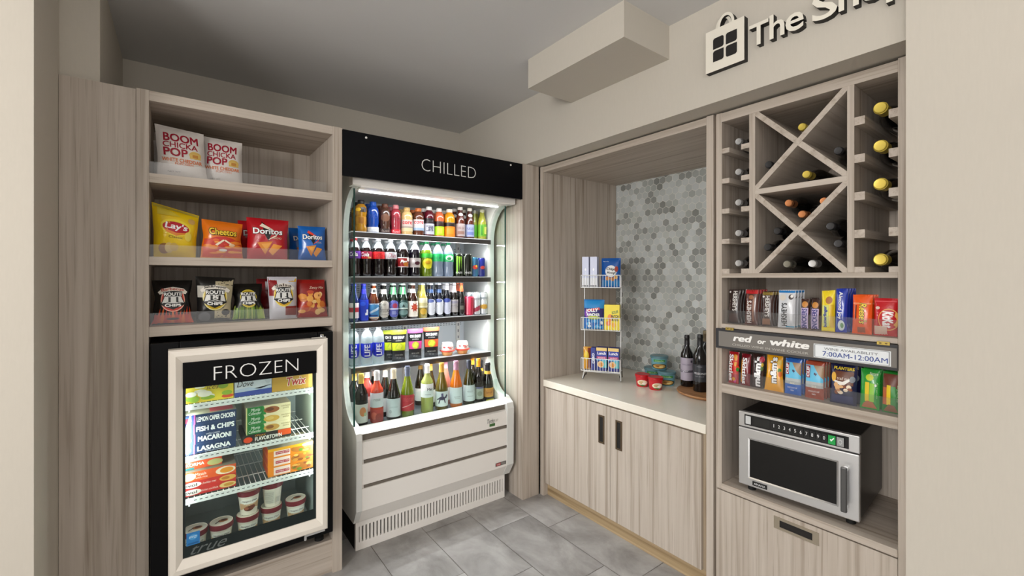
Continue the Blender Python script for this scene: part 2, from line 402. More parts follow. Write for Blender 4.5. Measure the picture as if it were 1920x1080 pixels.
def can(name, label, cat, loc, rz, h, r, col, ops, group=None):
    root = thing(name, label, cat, loc, rz, group)
    m_ = mat(col, .25, .5, .3)
    MB().lathe([(0, .004), (.72 * r, .004), (.8 * r, 0), (r, .045 * h), (r, .92 * h), (.85 * r, .975 * h)], m_).build('can_body', root)
    MB().lathe([(.85 * r, .975 * h), (.87 * r, h), (.8 * r, h), (.78 * r, .975 * h), (0, .975 * h)], mat('C8CACC', .25, .9)).build('can_lid', root)
    lb = MB(); apply(lb, lambda u, v, L: ((r + .0004 + .0004 * L) * math.cos(-PI / 2 + (2 * u - 1) * 1.3), (r + .0004 + .0004 * L) * math.sin(-PI / 2 + (2 * u - 1) * 1.3), h * (.05 + .86 * v)), ops); lb.build('label', root)
    return root

# ================================================================== SETTING
fl = MB(); rr = random.Random(3)
def tile_mat(i):
    m = bpy.data.materials.new('floor_tile'); m.use_nodes = True; nt = m.node_tree; b = nt.nodes['Principled BSDF']
    tc = nt.nodes.new('ShaderNodeTexCoord'); n = nt.nodes.new('ShaderNodeTexNoise'); n.inputs['Scale'].default_value = 3.2; n.inputs['Detail'].default_value = 7; n.inputs['Roughness'].default_value = .62; n.inputs['Distortion'].default_value = .5
    mp = nt.nodes.new('ShaderNodeMapping'); mp.inputs['Location'].default_value = (i * 3.1, i * 1.7, 0); mp.inputs['Scale'].default_value = (1.3, .8, 1)
    r = nt.nodes.new('ShaderNodeValToRGB'); k = 1 + .06 * (i - 2)
    r.color_ramp.elements[0].position = .3; r.color_ramp.elements[0].color = (.17 * k, .16 * k, .152 * k, 1)
    r.color_ramp.elements[1].position = .72; r.color_ramp.elements[1].color = (.46 * k, .445 * k, .43 * k, 1)
    nt.links.new(tc.outputs['Object'], mp.inputs[0]); nt.links.new(mp.outputs[0], n.inputs['Vector']); nt.links.new(n.outputs['Fac'], r.inputs[0]); nt.links.new(r.outputs[0], b.inputs['Base Color'])
    b.inputs['Roughness'].default_value = .42; return m
TM = [tile_mat(i) for i in range(5)]
fl.box(-6.5, 3.0, -6.5, 3.4, -.06, -.003, mat('6E675F', .8))
offs = [2.0, 1.56, 1.778, 1.34]
for ci in range(-3, 20):
    x1 = 2.075 - .305 * ci + 2 * .305; x0 = x1 - .305
    if x0 > 2.9 or x1 < -4: continue
    yo = offs[(ci - 2) % 4]; k = -10
    while yo + .61 * k < 3.4:
        y0 = max(-4.0, yo + .61 * k); y1 = min(3.4, yo + .61 * (k + 1)); k += 1
        if y1 - y0 < .02: continue
        g = .0014
        fl.add([(x0 + g, y0 + g, 0), (x1 - g, y0 + g, 0), (x1 - g, y1 - g, 0), (x0 + g, y1 - g, 0)], [(0, 1, 2, 3)], TM[rr.randrange(5)])
struct('floor', fl)
struct('ceiling', MB().box(-6.5, 3.0, -6.5, 3.4, 2.705, 2.78, CEIL))
struct('wall_back', MB().box(-.25, 3.0, 3.24, 3.4, 0, 2.705, WALL))
w = MB().box(-6.5, -.363, 2.0, 3.4, 0, 2.705, WALL).box(-.363, -.25, 2.367, 3.4, 0, 2.705, WALL)
struct('wall_left', w)
struct('wall_right', MB().box(1.82, 1.848, -6.5, .372, 0, 2.705, WALL).box(1.848, 3.0, -6.5, .372, 0, 2.26, WALL))
struct('wall_header', MB().box(1.88, 3.0, .2, 3.24, 2.268, 2.705, WALL))
struct('wall_side', MB().box(2.80, 3.0, .372, 3.24, 0, 2.268, WALL))
struct('trim_1', MB().box(1.545, 1.88, 1.25, 1.912, 2.545, 2.705, WALL))

# ================================================================== SNACK CABINET (left run)
YF = 2.345
cab = thing('snack_cabinet', 'tall pale wood cabinet with three open snack shelves above the freezer', 'cabinet', (0, 0, 0))
bx('filler_panel', cab, -.362, -.141, YF + .004, YF + .02, 0, 2.262, WV)
bx('side_panel', cab, -.14, -.10, YF, 2.86, 0, 2.267, WV, .0012)
bx('side_panel', cab, .622, .668, YF, 2.86, 0, 2.267, WV, .0012)
bx('top_panel', cab, -.10, .622, YF + .001, 2.86, 2.225, 2.266, WX, .0012)
bx('back_panel', cab, -.10, .622, 2.845, 2.86, 0, 2.225, WV)
for z0, z1 in ((1.89, 1.9286), (1.551, 1.5856), (1.255, 1.2966)):
    bx('shelf', cab, -.10, .622, YF + .002, 2.845, z0, z1, WX, .001)
bx('plinth', cab, -.10, .622, 2.362, 2.845, 0, .1646, WX)
for z, x0, x1, hh in ((1.929, -.098, .595, .05), (1.586, -.098, .62, .05), (1.297, -.098, .62, .055)):
    MB().box(x0, x1, YF + .014, YF + .017, z, z + hh, ACRYL).build('shelf_guard', cab)

BL = (0, 0)
def pop_ops():
    R = 'A3132F'; O = 'E5793A'
    return [('t', 'BOOM', .14, .70, .86, .86, R, {'b': .03}), ('t', 'CHICKA', .12, .585, .84, .69, R, {'b': .02}), ('t', 'POP', .12, .42, .62, .575, R, {'b': .03}),
            ('e', .78, .49, .13, .075, 'D9B45E'), ('p', [(.66, .42), (.90, .42), (.90, .53), (.66, .50)], 'E3C06A'), ('r', .72, .44, .84, .50, 'C98B3E'),
            ('t', 'WHITE CHEDDAR', .08, .315, .92, .385, O, {'b': .02}), ('t', 'POPCORN', .34, .265, .72, .305, O), ('t', 'NET WT', .2, .12, .45, .145, '8F8A86')]
pc = 'E3DDD8'
p1 = bag('popcorn_bag', 'white popcorn bag with red lettering, left of the front pair on the top shelf', 'snack bag', (.010, 2.445, 1.929), .06, .165, .236, .034, pc, pop_ops(), lean=.05, seed=3, corners=((-.004, 0), (.012, 0), (-.012, .008), (0, -.004)))
bag('popcorn_bag', 'white popcorn bag with red lettering, right of the front pair on the top shelf', 'snack bag', (.163, 2.50, 1.929), -.05, .155, .228, .034, pc, pop_ops(), lean=.04, seed=9, corners=((-.006, 0), (.006, 0), (-.004, .008), (.004, 0)))
bag('popcorn_bag', 'white popcorn bag mostly hidden behind the left front popcorn bag', 'snack bag', (-.017, 2.575, 1.929), .03, .156, .2, .028, pc, pop_ops(), lean=.04, seed=5)
bag('popcorn_bag', 'white popcorn bag whose right corner shows behind the right front popcorn bag', 'snack bag', (.175, 2.62, 1.929), -.02, .165, .2, .028, pc, pop_ops(), lean=.04, seed=6)

lays = [('e', .5, .60, .34, .17, 'F6DE3C'), ('e', .50, .60, .30, .115, 'C0182C'), ('p', [(.22, .55), (.5, .46), (.80, .53), (.76, .50), (.5, .435), (.28, .49)], 'E98A2B'), ('t', "Lay's", .25, .53, .76, .69, 'FFFFFF', {'b': .03, 's': .15}), ('t', 'Classic', .33, .385, .66, .43, '7A6A1C'),
        ('e', .24, .17, .13, .10, 'A8753C'), ('e', .35, .19, .10, .10, 'E6C878'), ('e', .46, .21, .10, .08, 'D9B760'), ('p', [(.1, .8), (.35, .82), (.6, .84), (.4, .92), (.1, .95)], 'D9C23A'), ('e', .84, .80, .08, .06, 'D2A860'), ('e', .78, .45, .08, .1, 'EFD95C'), ('r', .02, .94, .98, .985, 'C9B648')]
bag('chip_bag', 'plump yellow potato chip bag with red oval logo, leftmost on the middle snack shelf', 'snack bag', (-.015, 2.435, 1.586), .05, .155, .216, .042, 'F1CC12', lays, lean=.02, seed=11, waist=.03, corners=((.004, 0), (-.004, 0), (-.002, .022), (.010, -.024)))
chee = [('r', .03, .04, .97, .50, 'D8401C'), ('e', .5, .38, .42, .2, 'C9281A')] + blobs(['F08A2A', 'E8641E', 'F4A03A'], .12, .1, .88, .5, 14, 4, .13, .035) + [('e', .5, .22, .1, .035, 'E9E4DC'), ('e', .72, .36, .08, .04, 'F1C9A0'), ('p', [(.3, .36), (.5, .5), (.54, .48), (.36, .33)], 'F6E3C8'), ('p', [(.55, .5), (.72, .4), (.69, .37), (.54, .46)], 'F6E3C8'),
        ('t', 'Cheetos', .14, .60, .86, .80, '20140A', {'b': .09}), ('t', 'Cheetos', .15, .615, .85, .79, 'F7D23C', {'b': .03})]
bag('chip_bag', 'orange cheese puff bag between the yellow and the red chip bags', 'snack bag', (.158, 2.44, 1.586), .03, .155, .172, .036, 'EC7A14', chee, lean=.02, seed=14, waist=.09, corners=((-.006, 0), (.006, 0), (.0, .008), (.006, -.006)))
def dorit(base, chipc, strap):
    return [('p', [(.34, .92 if base == 'r' else .80), (.62, .70), (.52, .44), (.42, .60)], '14100E'), ('p', [(.30, .80), (.36, .87), (.64, .72), (.60, .69)], strap), ('p', [(.50, .46), (.54, .50), (.74, .62), (.72, .57)], strap),
            ('t', 'Doritos', .13, .60, .87, .76, '101010', {'b': .07}), ('t', 'Doritos', .14, .61, .86, .75, 'FFFFFF', {'b': .03}), ('t', 'COOL' if base == 'b' else 'NACHO', .62, .50, .84, .545, 'E9D9C0'),
            ('p', [(.24, .40), (.62, .44), (.44, .12)], 'E08A2A'), ('p', [(.52, .20), (.64, .38), (.86, .34), (.62, .10)], 'EE9B36'), ('p', [(.34, .37), (.58, .40), (.46, .22)], 'F0A848')]
bag('chip_bag', 'red tortilla chip bag with black and white logo on the middle snack shelf', 'snack bag', (.345, 2.44, 1.586), -.12, .17, .2, .04, 'B51220', dorit('r', 0, 'F2E6D0'), lean=.02, seed=21, waist=.04, corners=((-.004, 0), (0, 0), (-.006, .004), (.006, -.004)))
bag('chip_bag', 'second red tortilla chip bag, its edge showing behind the front red one', 'snack bag', (.315, 2.575, 1.586), -.12, .17, .2, .038, 'B51220', dorit('r', 0, 'F2E6D0'), lean=.02, seed=22, waist=.04)
bag('chip_bag', 'blue tortilla chip bag at the right end of the middle snack shelf', 'snack bag', (.545, 2.435, 1.586), -.06, .132, .176, .034, '0D62B8', dorit('b', 0, 'E0402C'), lean=.02, seed=23, waist=.06)
bag('chip_bag', 'second blue tortilla chip bag, only a dark edge showing behind the front blue one', 'snack bag', (.525, 2.56, 1.586), -.06, .132, .176, .034, '0D62B8', dorit('b', 0, 'E0402C'), lean=.02, seed=24, waist=.06)
def route(ring, bg, banner, btxt, cv=.52, s=1.0):
    r1 = .34 * s; r2 = .27 * s
    o = [('e', .5, cv, r1, r2, ring[1]), ('e', .5, cv, r1 * .92, r2 * .92, ring[0])]
    if banner: o += [('p', [(.10, cv + .17), (.22, cv + .25), (.5, cv + .29), (.78, cv + .25), (.90, cv + .17), (.86, cv + .12), (.5, cv + .2), (.14, cv + .12)], 'E6E0D4')]
    o += [('p', [(.24, cv + .18 * s), (.5, cv + .20 * s), (.76, cv + .18 * s), (.76, cv + .06), (.84, cv - .10), (.72, cv - .15), (.5, cv - .22 * s), (.28, cv - .15), (.16, cv - .10), (.24, cv + .06)], '0B0B0B'),
          ('p', [(.27, cv + .075), (.73, cv + .075), (.80, cv - .075), (.20, cv - .075)], 'DCDCD8'), ('t', 'ROUTE', .25, cv + .09, .75, cv + .165, 'F4F4F0', {'b': .04}),
          ('t', '11', .37, cv - .055, .65, cv + .06, '111111', {'b': .03}), ('t', 'CHIPS', .28, cv - .155, .72, cv - .09, 'F4F4F0', {'b': .05})]
    if btxt: o += [('t', btxt, .2, cv + .185, .8, cv + .25, btxt_col[btxt], {'arc': .03, 'b': .02})]
    return o
btxt_col = {'Barbecue': 'B8402A', 'Salt&Pepper': '15120C', 'Salsa': '3A2414'}
flames = []
for i in range(11):
    u = .05 + .09 * i; hgt = .26 + .16 * abs(math.sin(i * 2.3)); flames.append(('p', [(u - .07, .02), (u + .08, .02), (u + .03, hgt * .6), (u + .01 + .03 * math.sin(i), hgt), (u - .03, hgt * .55)], ['C83418', 'D84A1A', 'E0641E'][i % 3]))
bag('chip_bag', 'black chip bag with flames and a red ring on the lowest snack shelf', 'snack bag', (-.023, 2.425, 1.297), .05, .142, .19, .036, '0C0A0A', [('r', .02, .02, .98, .22, 'B82E14')] + flames + [('e', .5, .13, .17, .028, '4A3430')] + route(('C8301E', 'F2B4A0'), 0, 1, 'Barbecue', .56), lean=.03, seed=31, waist=.12)
sp = [('r', .50, .03, .97, .97, 'B9AE8E'), ('r', .03, .55, .5, .8, 'C9C6BC'), ('e', .22, .13, .17, .1, '55565A'), ('e', .82, .22, .12, .07, '2A2A2A')] + blobs(['2A2720'], .55, .05, .95, .35, 12, 7, .02, .012) + blobs(['2A2720'], .55, .82, .95, .95, 10, 8, .02, .012)
bag('chip_bag', 'black and cream speckled chip bag with a yellow ring on the lowest snack shelf', 'snack bag', (.128, 2.425, 1.297), -.02, .135, .204, .036, '1A1918', sp + route(('C8A81E', 'E6DE9A'), 0, 1, 'Salt&Pepper', .54), lean=.02, seed=33, waist=.05, corners=((0, 0), (-.004, 0), (-.004, .004), (.012, -.004)))
gr = []
rg = random.Random(5)
for i in range(26):
    u = .04 + .036 * i; gr.append(('p', [(u - .02, .03), (u + .02, .03), (u + .015 + rg.uniform(-.02, .02), rg.uniform(.33, .44)), (u - .01, rg.uniform(.3, .42))], rg.choice(['5E8A22', '7CA02E', '9AB83C', '486E1A', 'B4BE5A'])))
bag('chip_bag', 'black chip bag with green grass below its crumpled logo on the lowest snack shelf', 'snack bag', (.262, 2.435, 1.297), .0, .135, .172, .036, '191814', [('r', .03, .02, .97, .30, '5E8220')] + gr + route(('B59A20', 'D8C84A'), 0, 0, None, .60, .9), lean=.05, seed=35, waist=.18, corners=((-.004, 0), (.010, 0), (0, 0), (-.004, 0)))
sal = [('r', .02, .55, .3, .97, '8E1F22'), ('r', .55, .03, .98, .30, '8A2A26'), ('r', .55, .88, .97, .97, 'D6A51E'), ('r', .3, .72, .7, .97, 'D9D8DC')]
bag('chip_bag', 'silver and red chip bag with a yellow ring on the lowest snack shelf', 'snack bag', (.408, 2.425, 1.297), -.04, .128, .206, .038, 'C9C8D0', sal + route(('D0A418', 'E8D86A'), 0, 1, 'Salsa', .56), lean=.015, seed=37, waist=.03, corners=((.006, 0), (0, 0), (-.004, 0), (0, 0)))
bag('chip_bag', 'second silver and red chip bag, its dark red edge showing behind the front silver one', 'snack bag', (.375, 2.565, 1.297), -.04, .128, .196, .036, '7E1A1E', sal, lean=.015, seed=38, waist=.03)
mix = [('r', .03, .62, .97, .9, '8A1A16')] + blobs(['E0A04A', 'E8BE7A', 'C8702A', 'F0D09A', 'B8401C', 'D88A30'], .14, .12, .86, .68, 24, 9, .12, .075) + [('e', .68, .58, .14, .09, 'E8A860'), ('e', .72, .58, .03, .03, '9A5A2A'), ('t', 'Zesty Mix', .40, .74, .92, .82, 'E9D8C0', {'s': .3})]
bag('snack_bag', 'dark red baked snack mix bag at the right end of the lowest snack shelf', 'snack bag', (.543, 2.425, 1.297), -.05, .14, .19, .034, '9E1C18', mix, lean=.04, seed=39, waist=.05, corners=((-.002, 0), (.004, 0), (0, .002), (-.004, 0)))

# ================================================================== FREEZER
fz = thing('glass_door_freezer', 'small black freezer with a cream framed glass door under the snack shelves', 'freezer', (.27, 2.5, .165))
def fb(name, par, *a, **k):                              # parts of the freezer are given in world numbers
    o = MB().box(*a).build(name, par, bevel=k.get('bevel', 0)); return o
FO = Vector((-.27, -2.5, -.165))
def put(o, par=None):
    o.location = FO if par is None else (0, 0, 0); return o
ZB, ZT = .235, 1.232
c_ = MB()
c_.box(-.094, .0, 2.30, 2.835, ZB, ZT, BLACK).box(.54, .612, 2.30, 2.835, ZB, ZT, BLACK).box(0, .54, 2.30, 2.835, 1.16, ZT, BLACK).box(0, .54, 2.30, 2.835, ZB, .278, BLACK).box(0, .54, 2.80, 2.835, .278, 1.16, BLACK)
put(c_.build('cabinet_shell', fz, bevel=.004))
LN = mat('9BA6A4', .5)
put(MB().box(.0, .006, 2.30, 2.80, .278, 1.16, LN).box(.534, .54, 2.30, 2.80, .278, 1.16, LN).box(0.006, .534, 2.79, 2.80, .278, 1.16, LN).box(.006, .534, 2.30, 2.79, .278, .2836, LN).box(.006, .534, 2.30, 2.79, 1.154, 1.16, LN).build('inner_liner', fz))
for x in (-.06, .57):
    for y in (2.4, 2.75):
        put(MB().lathe([(0, .165), (.022, .165), (.022, .18), (.012, .19), (.012, .236)], DARK, 12, (x, y)).build('foot', fz))
DX0, DX1, DZ0, DZ1, DY = -.036, .571, .292, 1.207, 2.236
GX0, GX1, GZ0, GZ1 = .011, .521, .352, 1.152
fr = MB()
def ring(mb, o, i, y0, y1, mt):
    a = [(o[0], y0, o[2]), (o[1], y0, o[2]), (o[1], y0, o[3]), (o[0], y0, o[3])]; b = [(i[0], y1, i[2]), (i[1], y1, i[2]), (i[1], y1, i[3]), (i[0], y1, i[3])]
    mb.add(a + b, [(k, (k + 1) % 4, (k + 1) % 4 + 4, k + 4) for k in range(4)], mt)
O0 = (DX0, DX1, DZ0, DZ1); O1 = (DX0 + .006, DX1 - .006, DZ0 + .006, DZ1 - .006); O2 = (DX0 + .024, DX1 - .024, DZ0 + .026, DZ1 - .026); O3 = (GX0, GX1, GZ0, GZ1)
ring(fr, O0, O0, DY + .058, DY + .006, CREAM); ring(fr, O0, O1, DY + .006, DY, CREAM); ring(fr, O1, O2, DY, DY - .003, CREAM); ring(fr, O2, O3, DY - .003, DY + .012, CREAM); ring(fr, O3, O3, DY + .012, DY + .058, CREAM); ring(fr, O3, O0, DY + .058, DY + .058, CREAM)
put(fr.build('door_frame', fz))
gl = MB(); ring(gl, (GX0, GX1, GZ0, GZ1), (GX0 + .009, GX1 - .013, GZ0 + .048, GZ1 - .1), DY + .016, DY + .016, mat('14201F', .2))
put(gl.build('glazing_border', fz))
put(MB().box(GX0 + .001, GX1 - .001, DY + .018, DY + .022, GZ0, GZ1, GLASS).build('glass_pane', fz))
sg = put(MB().box(GX0, GX1, DY + .008, DY + .0155, 1.046, GZ1 - .001, matte_black('040406', .52)).build('header_panel', fz))
t_ = MB(); apply(t_, lambda u, v, L: (GX0 + u * (GX1 - GX0), DY + .0072, 1.046 + v * .106), [('t', 'FROZEN', .205, .20, .845, .74, 'F2F2F0', {'b': -.02})]); put(t_.build('lettering', sg), sg)
t_ = MB(); apply(t_, lambda u, v, L: (GX0 + u * .51, DY + .0158, GZ0 + v * .045), [('t', 'true', .05, .12, .30, .85, '5E6563', {'s': .5})]); put(t_.build('maker_lettering', fz))
t_ = MB(); apply(t_, lambda u, v, L: (GX0 + .012 + u * .045, DY + .0156 - .0003 * L, .398 + v * .052), [('r', 0, 0, 1, 1, '2A78B8'), ('e', .5, .62, .34, .22, '4A9AD0'), ('t', 'energy', .2, .5, .8, .72, 'CFE6F4', {'s': .4}), ('r', .1, .08, .9, .2, '1E5E96')]); put(t_.build('sticker', fz))
put(MB().box(.50, .565, DY + .012, DY + .05, 1.209, 1.215, CHROME).lathe([(0, 1.215), (.009, 1.215), (.009, 1.224), (0, 1.226)], CHROME, 12, (.55, DY + .03)).build('hinge', fz))
put(MB().box(.47, .56, DY + .012, DY + .06, .280, .290, STEEL).lathe([(0, .262), (.006, .262), (.006, .28)], STEEL, 10, (.475, DY + .02)).build('hinge', fz))
WIRE = mat('F1F2F0', .3)
SHZ = (.958, .739, .560)
for z in SHZ:
    s_ = MB().box(.008, .532, 2.322, 2.328, z - .022, z + .002, WIRE)
    k = .03
    while k < .525:
        s_.tube([(k, 2.325, z - .002), (k, 2.785, z - .002)], .0017, WIRE, 5); k += .021
    for y in (2.45, 2.6, 2.775): s_.tube([(.009, y, z - .005), (.531, y, z - .005)], .0025, WIRE, 6)
    k = .05
    while k < .52:
        s_.box(k, k + .010, 2.3215, 2.3222, z - .0105, z - .0075, mat('3A4240', .6)); k += .0195
    s_.box(.03, .036, 2.322, 2.34, z - .03, z - .02, WIRE).box(.505, .511, 2.322, 2.34, z - .03, z - .02, WIRE)
    put(s_.build('wire_shelf', fz))
for x in (.0135, .5265):
    put(MB().box(x - .005, x + .005, 2.303, 2.311, .37, 1.04, LED).build('light_strip', fz))
area('freezer_lamp_left', (.0145, 2.315, .70), (.3, 2.75, .62), .015, .72, 1.9, (.93, 1, .97))
area('freezer_lamp_right', (.5255, 2.315, .70), (.25, 2.75, .62), .015, .72, 1.9, (.93, 1, .97))
area('freezer_lamp_top', (.27, 2.33, 1.14), (.27, 2.6, .9), .45, .03, 0.8, (.93, 1, .97))

F1, F2, F3, F4 = SHZ[0] + .0025, SHZ[1] + .0025, SHZ[2] + .0025, .284
yb = [('r', .02, .05, .98, .95, 'F0D83A')] + blobs(['F6E04A', 'E0502C', 'F4EFD8', '9ABC3A', 'F0B030', 'FAF4E0'], .1, .1, .9, .9, 30, 15, .12, .09) + [('t', 'ices', .42, .42, .68, .58, '7A5A2A', {'s': .3})]
carton('frozen_treat_box', 'yellow frozen treat box at the left of the top freezer shelf', 'frozen food', (.108, 2.40, F1), 0, .172, .12, .125, 'F0D23A', yb)
carton('frozen_treat_box', 'white and blue ice cream bar box in the middle of the top freezer shelf', 'frozen food', (.272, 2.40, F1), 0, .148, .12, .12, 'D9DDE4', [('r', 0, 0, 1, .26, '3A4C9C'), ('p', [(0, .26), (.35, .32), (.7, .22), (1, .34), (1, .2), (0, .16)], 'B8C4D8'), ('r', .1, .72, .8, .95, '55463E'), ('e', .55, .66, .14, .1, 'F4F4F2'), ('e', .72, .66, .12, .08, '2A4A86'), ('t', 'Dove', .06, .36, .5, .58, '2E2620', {'s': .35}), ('e', .9, .55, .09, .16, 'C8CCD4')])
carton('frozen_treat_box', 'gold caramel cookie bar box at the right of the top freezer shelf', 'frozen food', (.436, 2.40, F1), 0, .176, .12, .105, 'C99A3C', [('r', .25, .62, .9, .92, '8E7448'), ('r', .9, 0, 1, 1, 'E8B84A'), ('t', 'Twix', .34, .18, .84, .6, 'F6EFE0', {'b': .07, 's': .2}), ('t', 'Twix', .35, .2, .83, .58, 'B82E22', {'b': .025, 's': .2}), ('r', .38, .74, .86, .82, '5A4630')])
bz = F2
for i, (tx, hh) in enumerate((('LASAGNA', .040), ('MACARONI', .043), ('FISH & CHIPS', .042), ('LEMON CAPER CHICKEN', .041))):
    ops = [('r', 0, 0, .20, 1, '3E4FA0'), ('e', .09, .45, .07, .26, 'E85A7A'), ('e', .05, .8, .06, .1, '6A9AD8'), ('r', .20, 0, .225, 1, 'E868A8'), ('t', tx, .27 if len(tx) < 12 else .25, .22, .90 if len(tx) < 12 else .97, .74, 'FFFFFF', {'b': .05})]
    if i < 2: ops += [('t', 'WITH CHEESE' if i else 'BAKED WITH MEAT SAUCE', .42, .80 if i else .06, .68 if i else .86, .95 if i else .16, 'E8ECF4')]
    carton('frozen_meal_box', ('navy frozen meal box reading lasagna, lowest of its stack', 'navy frozen meal box reading macaroni, second from the bottom of its stack', 'navy frozen meal box reading fish and chips, third from the bottom of its stack', 'navy frozen meal box reading lemon caper chicken, topmost of its stack')[i], 'frozen food', (.106 + .002 * (i % 2), 2.44, bz), 0, .194, .20, hh, '23395E', ops, 'navy frozen meals on the second freezer shelf', top=[('r', 0, 0, 1, 1, '8A8A80'), ('r', .5, .1, .95, .6, 'C04060')] if i == 3 else ())
    bz += hh + .0004
carton('frozen_meal_box', 'dark frozen meal box with an orange flash, under the three green boxes', 'frozen food', (.330, 2.44, F2), 0, .198, .19, .036, '2A2622', [('r', .72, .25, 1, 1, 'E8581E'), ('e', .1, .4, .09, .36, 'E84A1A'), ('t', 'Guys', .24, .62, .46, .92, 'E8A02A', {'s': .3}), ('t', 'FLAVORTOWN', .24, .1, .80, .6, 'F4F0E8', {'b': .04})])
bz = F2 + .0364
for i in range(3):
    hh = .041
    carton('frozen_meal_box', ('lowest of the three green and cream frozen pasta boxes', 'middle of the three green and cream frozen pasta boxes', 'topmost of the three green and cream frozen pasta boxes')[i], 'frozen food', (.336, 2.44, bz), 0, .184, .185, hh, 'EBDDB0', [('r', 0, 0, .36, 1, '1E7A34'), ('r', 0, 0, .02, 1, 'E6E09A'), ('p', [(.36, 0), (.44, 0), (.38, 1), (.36, 1)], '2C8A3E'), ('t', 'Marie', .10, .52, .30, .86, 'F2F4E8', {'s': .3}), ('t', 'Callender', .05, .14, .33, .46, 'F2F4E8', {'s': .3}), ('e', .56, .45, .18, .36, ('C89A4A', 'D8AA4A', '9A5A30')[i]), ('e', .52, .5, .09, .2, ('8E5A2A', 'E4C068', '6A3A20')[i]), ('t', 'oven baked', .78, .6, .98, .78, '9A8A60'), ('t', 'pasta', .82, .3, .96, .5, '9A8A60')], 'green frozen pasta boxes on the second freezer shelf', top=[('r', 0, 0, 1, 1, '8E8A7A')] if i == 2 else ())
    bz += hh + .0004
bz = F3
for i, (wd, hh, col, ops) in enumerate((
    (.196, .030, 'C8302A', [('e', .18, .5, .17, .4, 'F4EFE4'), ('t', 'evol', .04, .3, .27, .7, '2A2A20', {'b': .02}), ('t', 'chicken enchilada', .34, .35, .66, .65, 'F8DCD0'), ('e', .84, .5, .16, .4, 'E2C07A'), ('e', .86, .5, .1, .22, 'C89038')]),
    (.196, .030, 'CC342C', [('e', .18, .5, .17, .4, 'F4EFE4'), ('t', 'evol', .04, .3, .27, .7, '2A2A20', {'b': .02}), ('t', 'cheddar mac', .36, .35, .62, .65, 'F8DCD0'), ('e', .84, .5, .16, .4, 'E0A850'), ('e', .80, .5, .08, .22, 'C07A30')]),
    (.196, .040, 'E05A26', [('e', .13, .5, .12, .4, 'F8E4B0'), ('t', 'Masala', .24, .5, .44, .82, 'FBE9D8'), ('t', 'with rice', .24, .2, .46, .42, 'FBE9D8'), ('e', .80, .5, .19, .42, 'F2DCC0'), ('e', .82, .5, .13, .3, 'E8962A')]),
    (.145, .034, 'DE5428', [('t', 'KORMA', .1, .4, .55, .8, 'FBEBDC', {'b': .03}), ('e', .82, .45, .2, .4, 'B8B878'), ('r', .0, .0, .3, .26, '2A7A80')]))):
    carton('frozen_meal_box', ('lowest red frozen meal box with an oval logo on the third freezer shelf', 'second lowest red frozen meal box with an oval logo on the third shelf', 'orange frozen curry box just above the two red boxes on the third freezer shelf', 'small orange frozen korma box on top of the left stack on the third freezer shelf')[i], 'frozen food', (.008 + wd / 2, 2.43 + (.03 if i == 3 else 0), bz + (.0008 if i == 3 else 0)), 0, wd, .17, hh, col, ops, 'orange and red meal boxes, left stack on the third freezer shelf', top=[('r', 0, 0, 1, 1, '8C8878')] if i > 1 else ())
    bz += hh + .0004
bz = F3
for i in range(3):
    hh = .043
    carton('frozen_meal_box', ('lowest of the three orange frozen meal boxes with pink panels', 'middle of the three orange frozen meal boxes with pink panels', 'topmost of the three orange frozen meal boxes with pink panels')[i], 'frozen food', (.430, 2.43, bz), 0, .196, .17, hh, 'EE8A1E', [('r', .12, .08, .48, .92, 'F2D8CC'), ('r', .16, .3, .46, .6, 'B8404A'), ('t', 'crispy 70', .18, .36, .44, .54, 'F8EEE8'), ('e', .74, .5, .24, .42, 'B8702A')] + blobs(['D8963A', '8E4E20', 'E8B45A', '6A8A2A'], .56, .15, .94, .85, 9, 20 + i, .06, .14) + ([('r', .0, .72, 1, 1, 'F4B020'), ('e', .86, .8, .12, .16, 'F6E4A8')] if i == 2 else []), 'orange frozen meals, right stack on the third freezer shelf', left=[('r', .2, .1, .9, .9, 'D8481E')], top=[('r', 0, 0, 1, 1, '9A8E78')] if i == 2 else ())
    bz += hh + .0004
# ice cream tubs
def tub(label, loc, rz, plain=False):
    root = thing('ice_cream_tub', label, 'ice cream', loc, rz, 'ice cream tubs on the freezer floor')
    h, r = .112, .046
    MB().lathe([(0, .002), (r * .72, 0), (r * .74, .002), (r * .95, h * .86)], mat('EFE6D6', .4)).build('tub_body', root)
    MB().lathe([(r * .95, h * .8), (r * 1.02, h * .8), (r * 1.04, h * .985), (r * .98, h)], mat('7A2A32', .35)).lathe([(r * .98, h), (r * .94, h - .002), (0, h - .002)], mat('EDE4D4', .4)).build('lid', root)
    lb = MB()
    def S(u, v, L):
        q = r * (.74 + .2 * v) + .0006 + .0004 * L; a = -PI / 2 + (2 * u - 1) * 1.2
        return (q * math.cos(a), q * math.sin(a), h * (.03 + .76 * v))
    if plain: apply(lb, S, [('r', .1, .15, .6, .9, 'DDD8CA')] + [('r', .14, .2 + .06 * i, .54, .215 + .06 * i, '8A8880') for i in range(11)] + [('r', .66, .2, .82, .5, 'C8C4B8')])
    else: apply(lb, S, [('p', [(.02, .25), (.3, .5), (.7, .5), (.98, .25), (.98, .62), (.02, .62)], 'C9A27A'), ('e', .5, .74, .42, .16, 'F6F1E6'), ('t', 'Haagen-Dazs', .16, .68, .84, .80, '4A3040', {'s': .3}), ('e', .46, .34, .22, .14, '5C2E22'), ('e', .60, .40, .14, .12, '7A4030'), ('e', .36, .36, .10, .09, 'A8644A')])
    lb.build('label', root)
    tb = MB(); apply(tb, lambda u, v, L: ((u - .5) * 2 * r * .94, (v - .5) * 2 * r * .94, h - .0015 + .0003 * L), [('e', .58, .55, .22, .16, 'B8764A'), ('e', .62, .6, .14, .1, '5C2E22'), ('p', [(.2, .35), (.42, .62), (.46, .58), (.26, .32)], '4A3A38')])
    tb.build('lid_print', root)
    return root
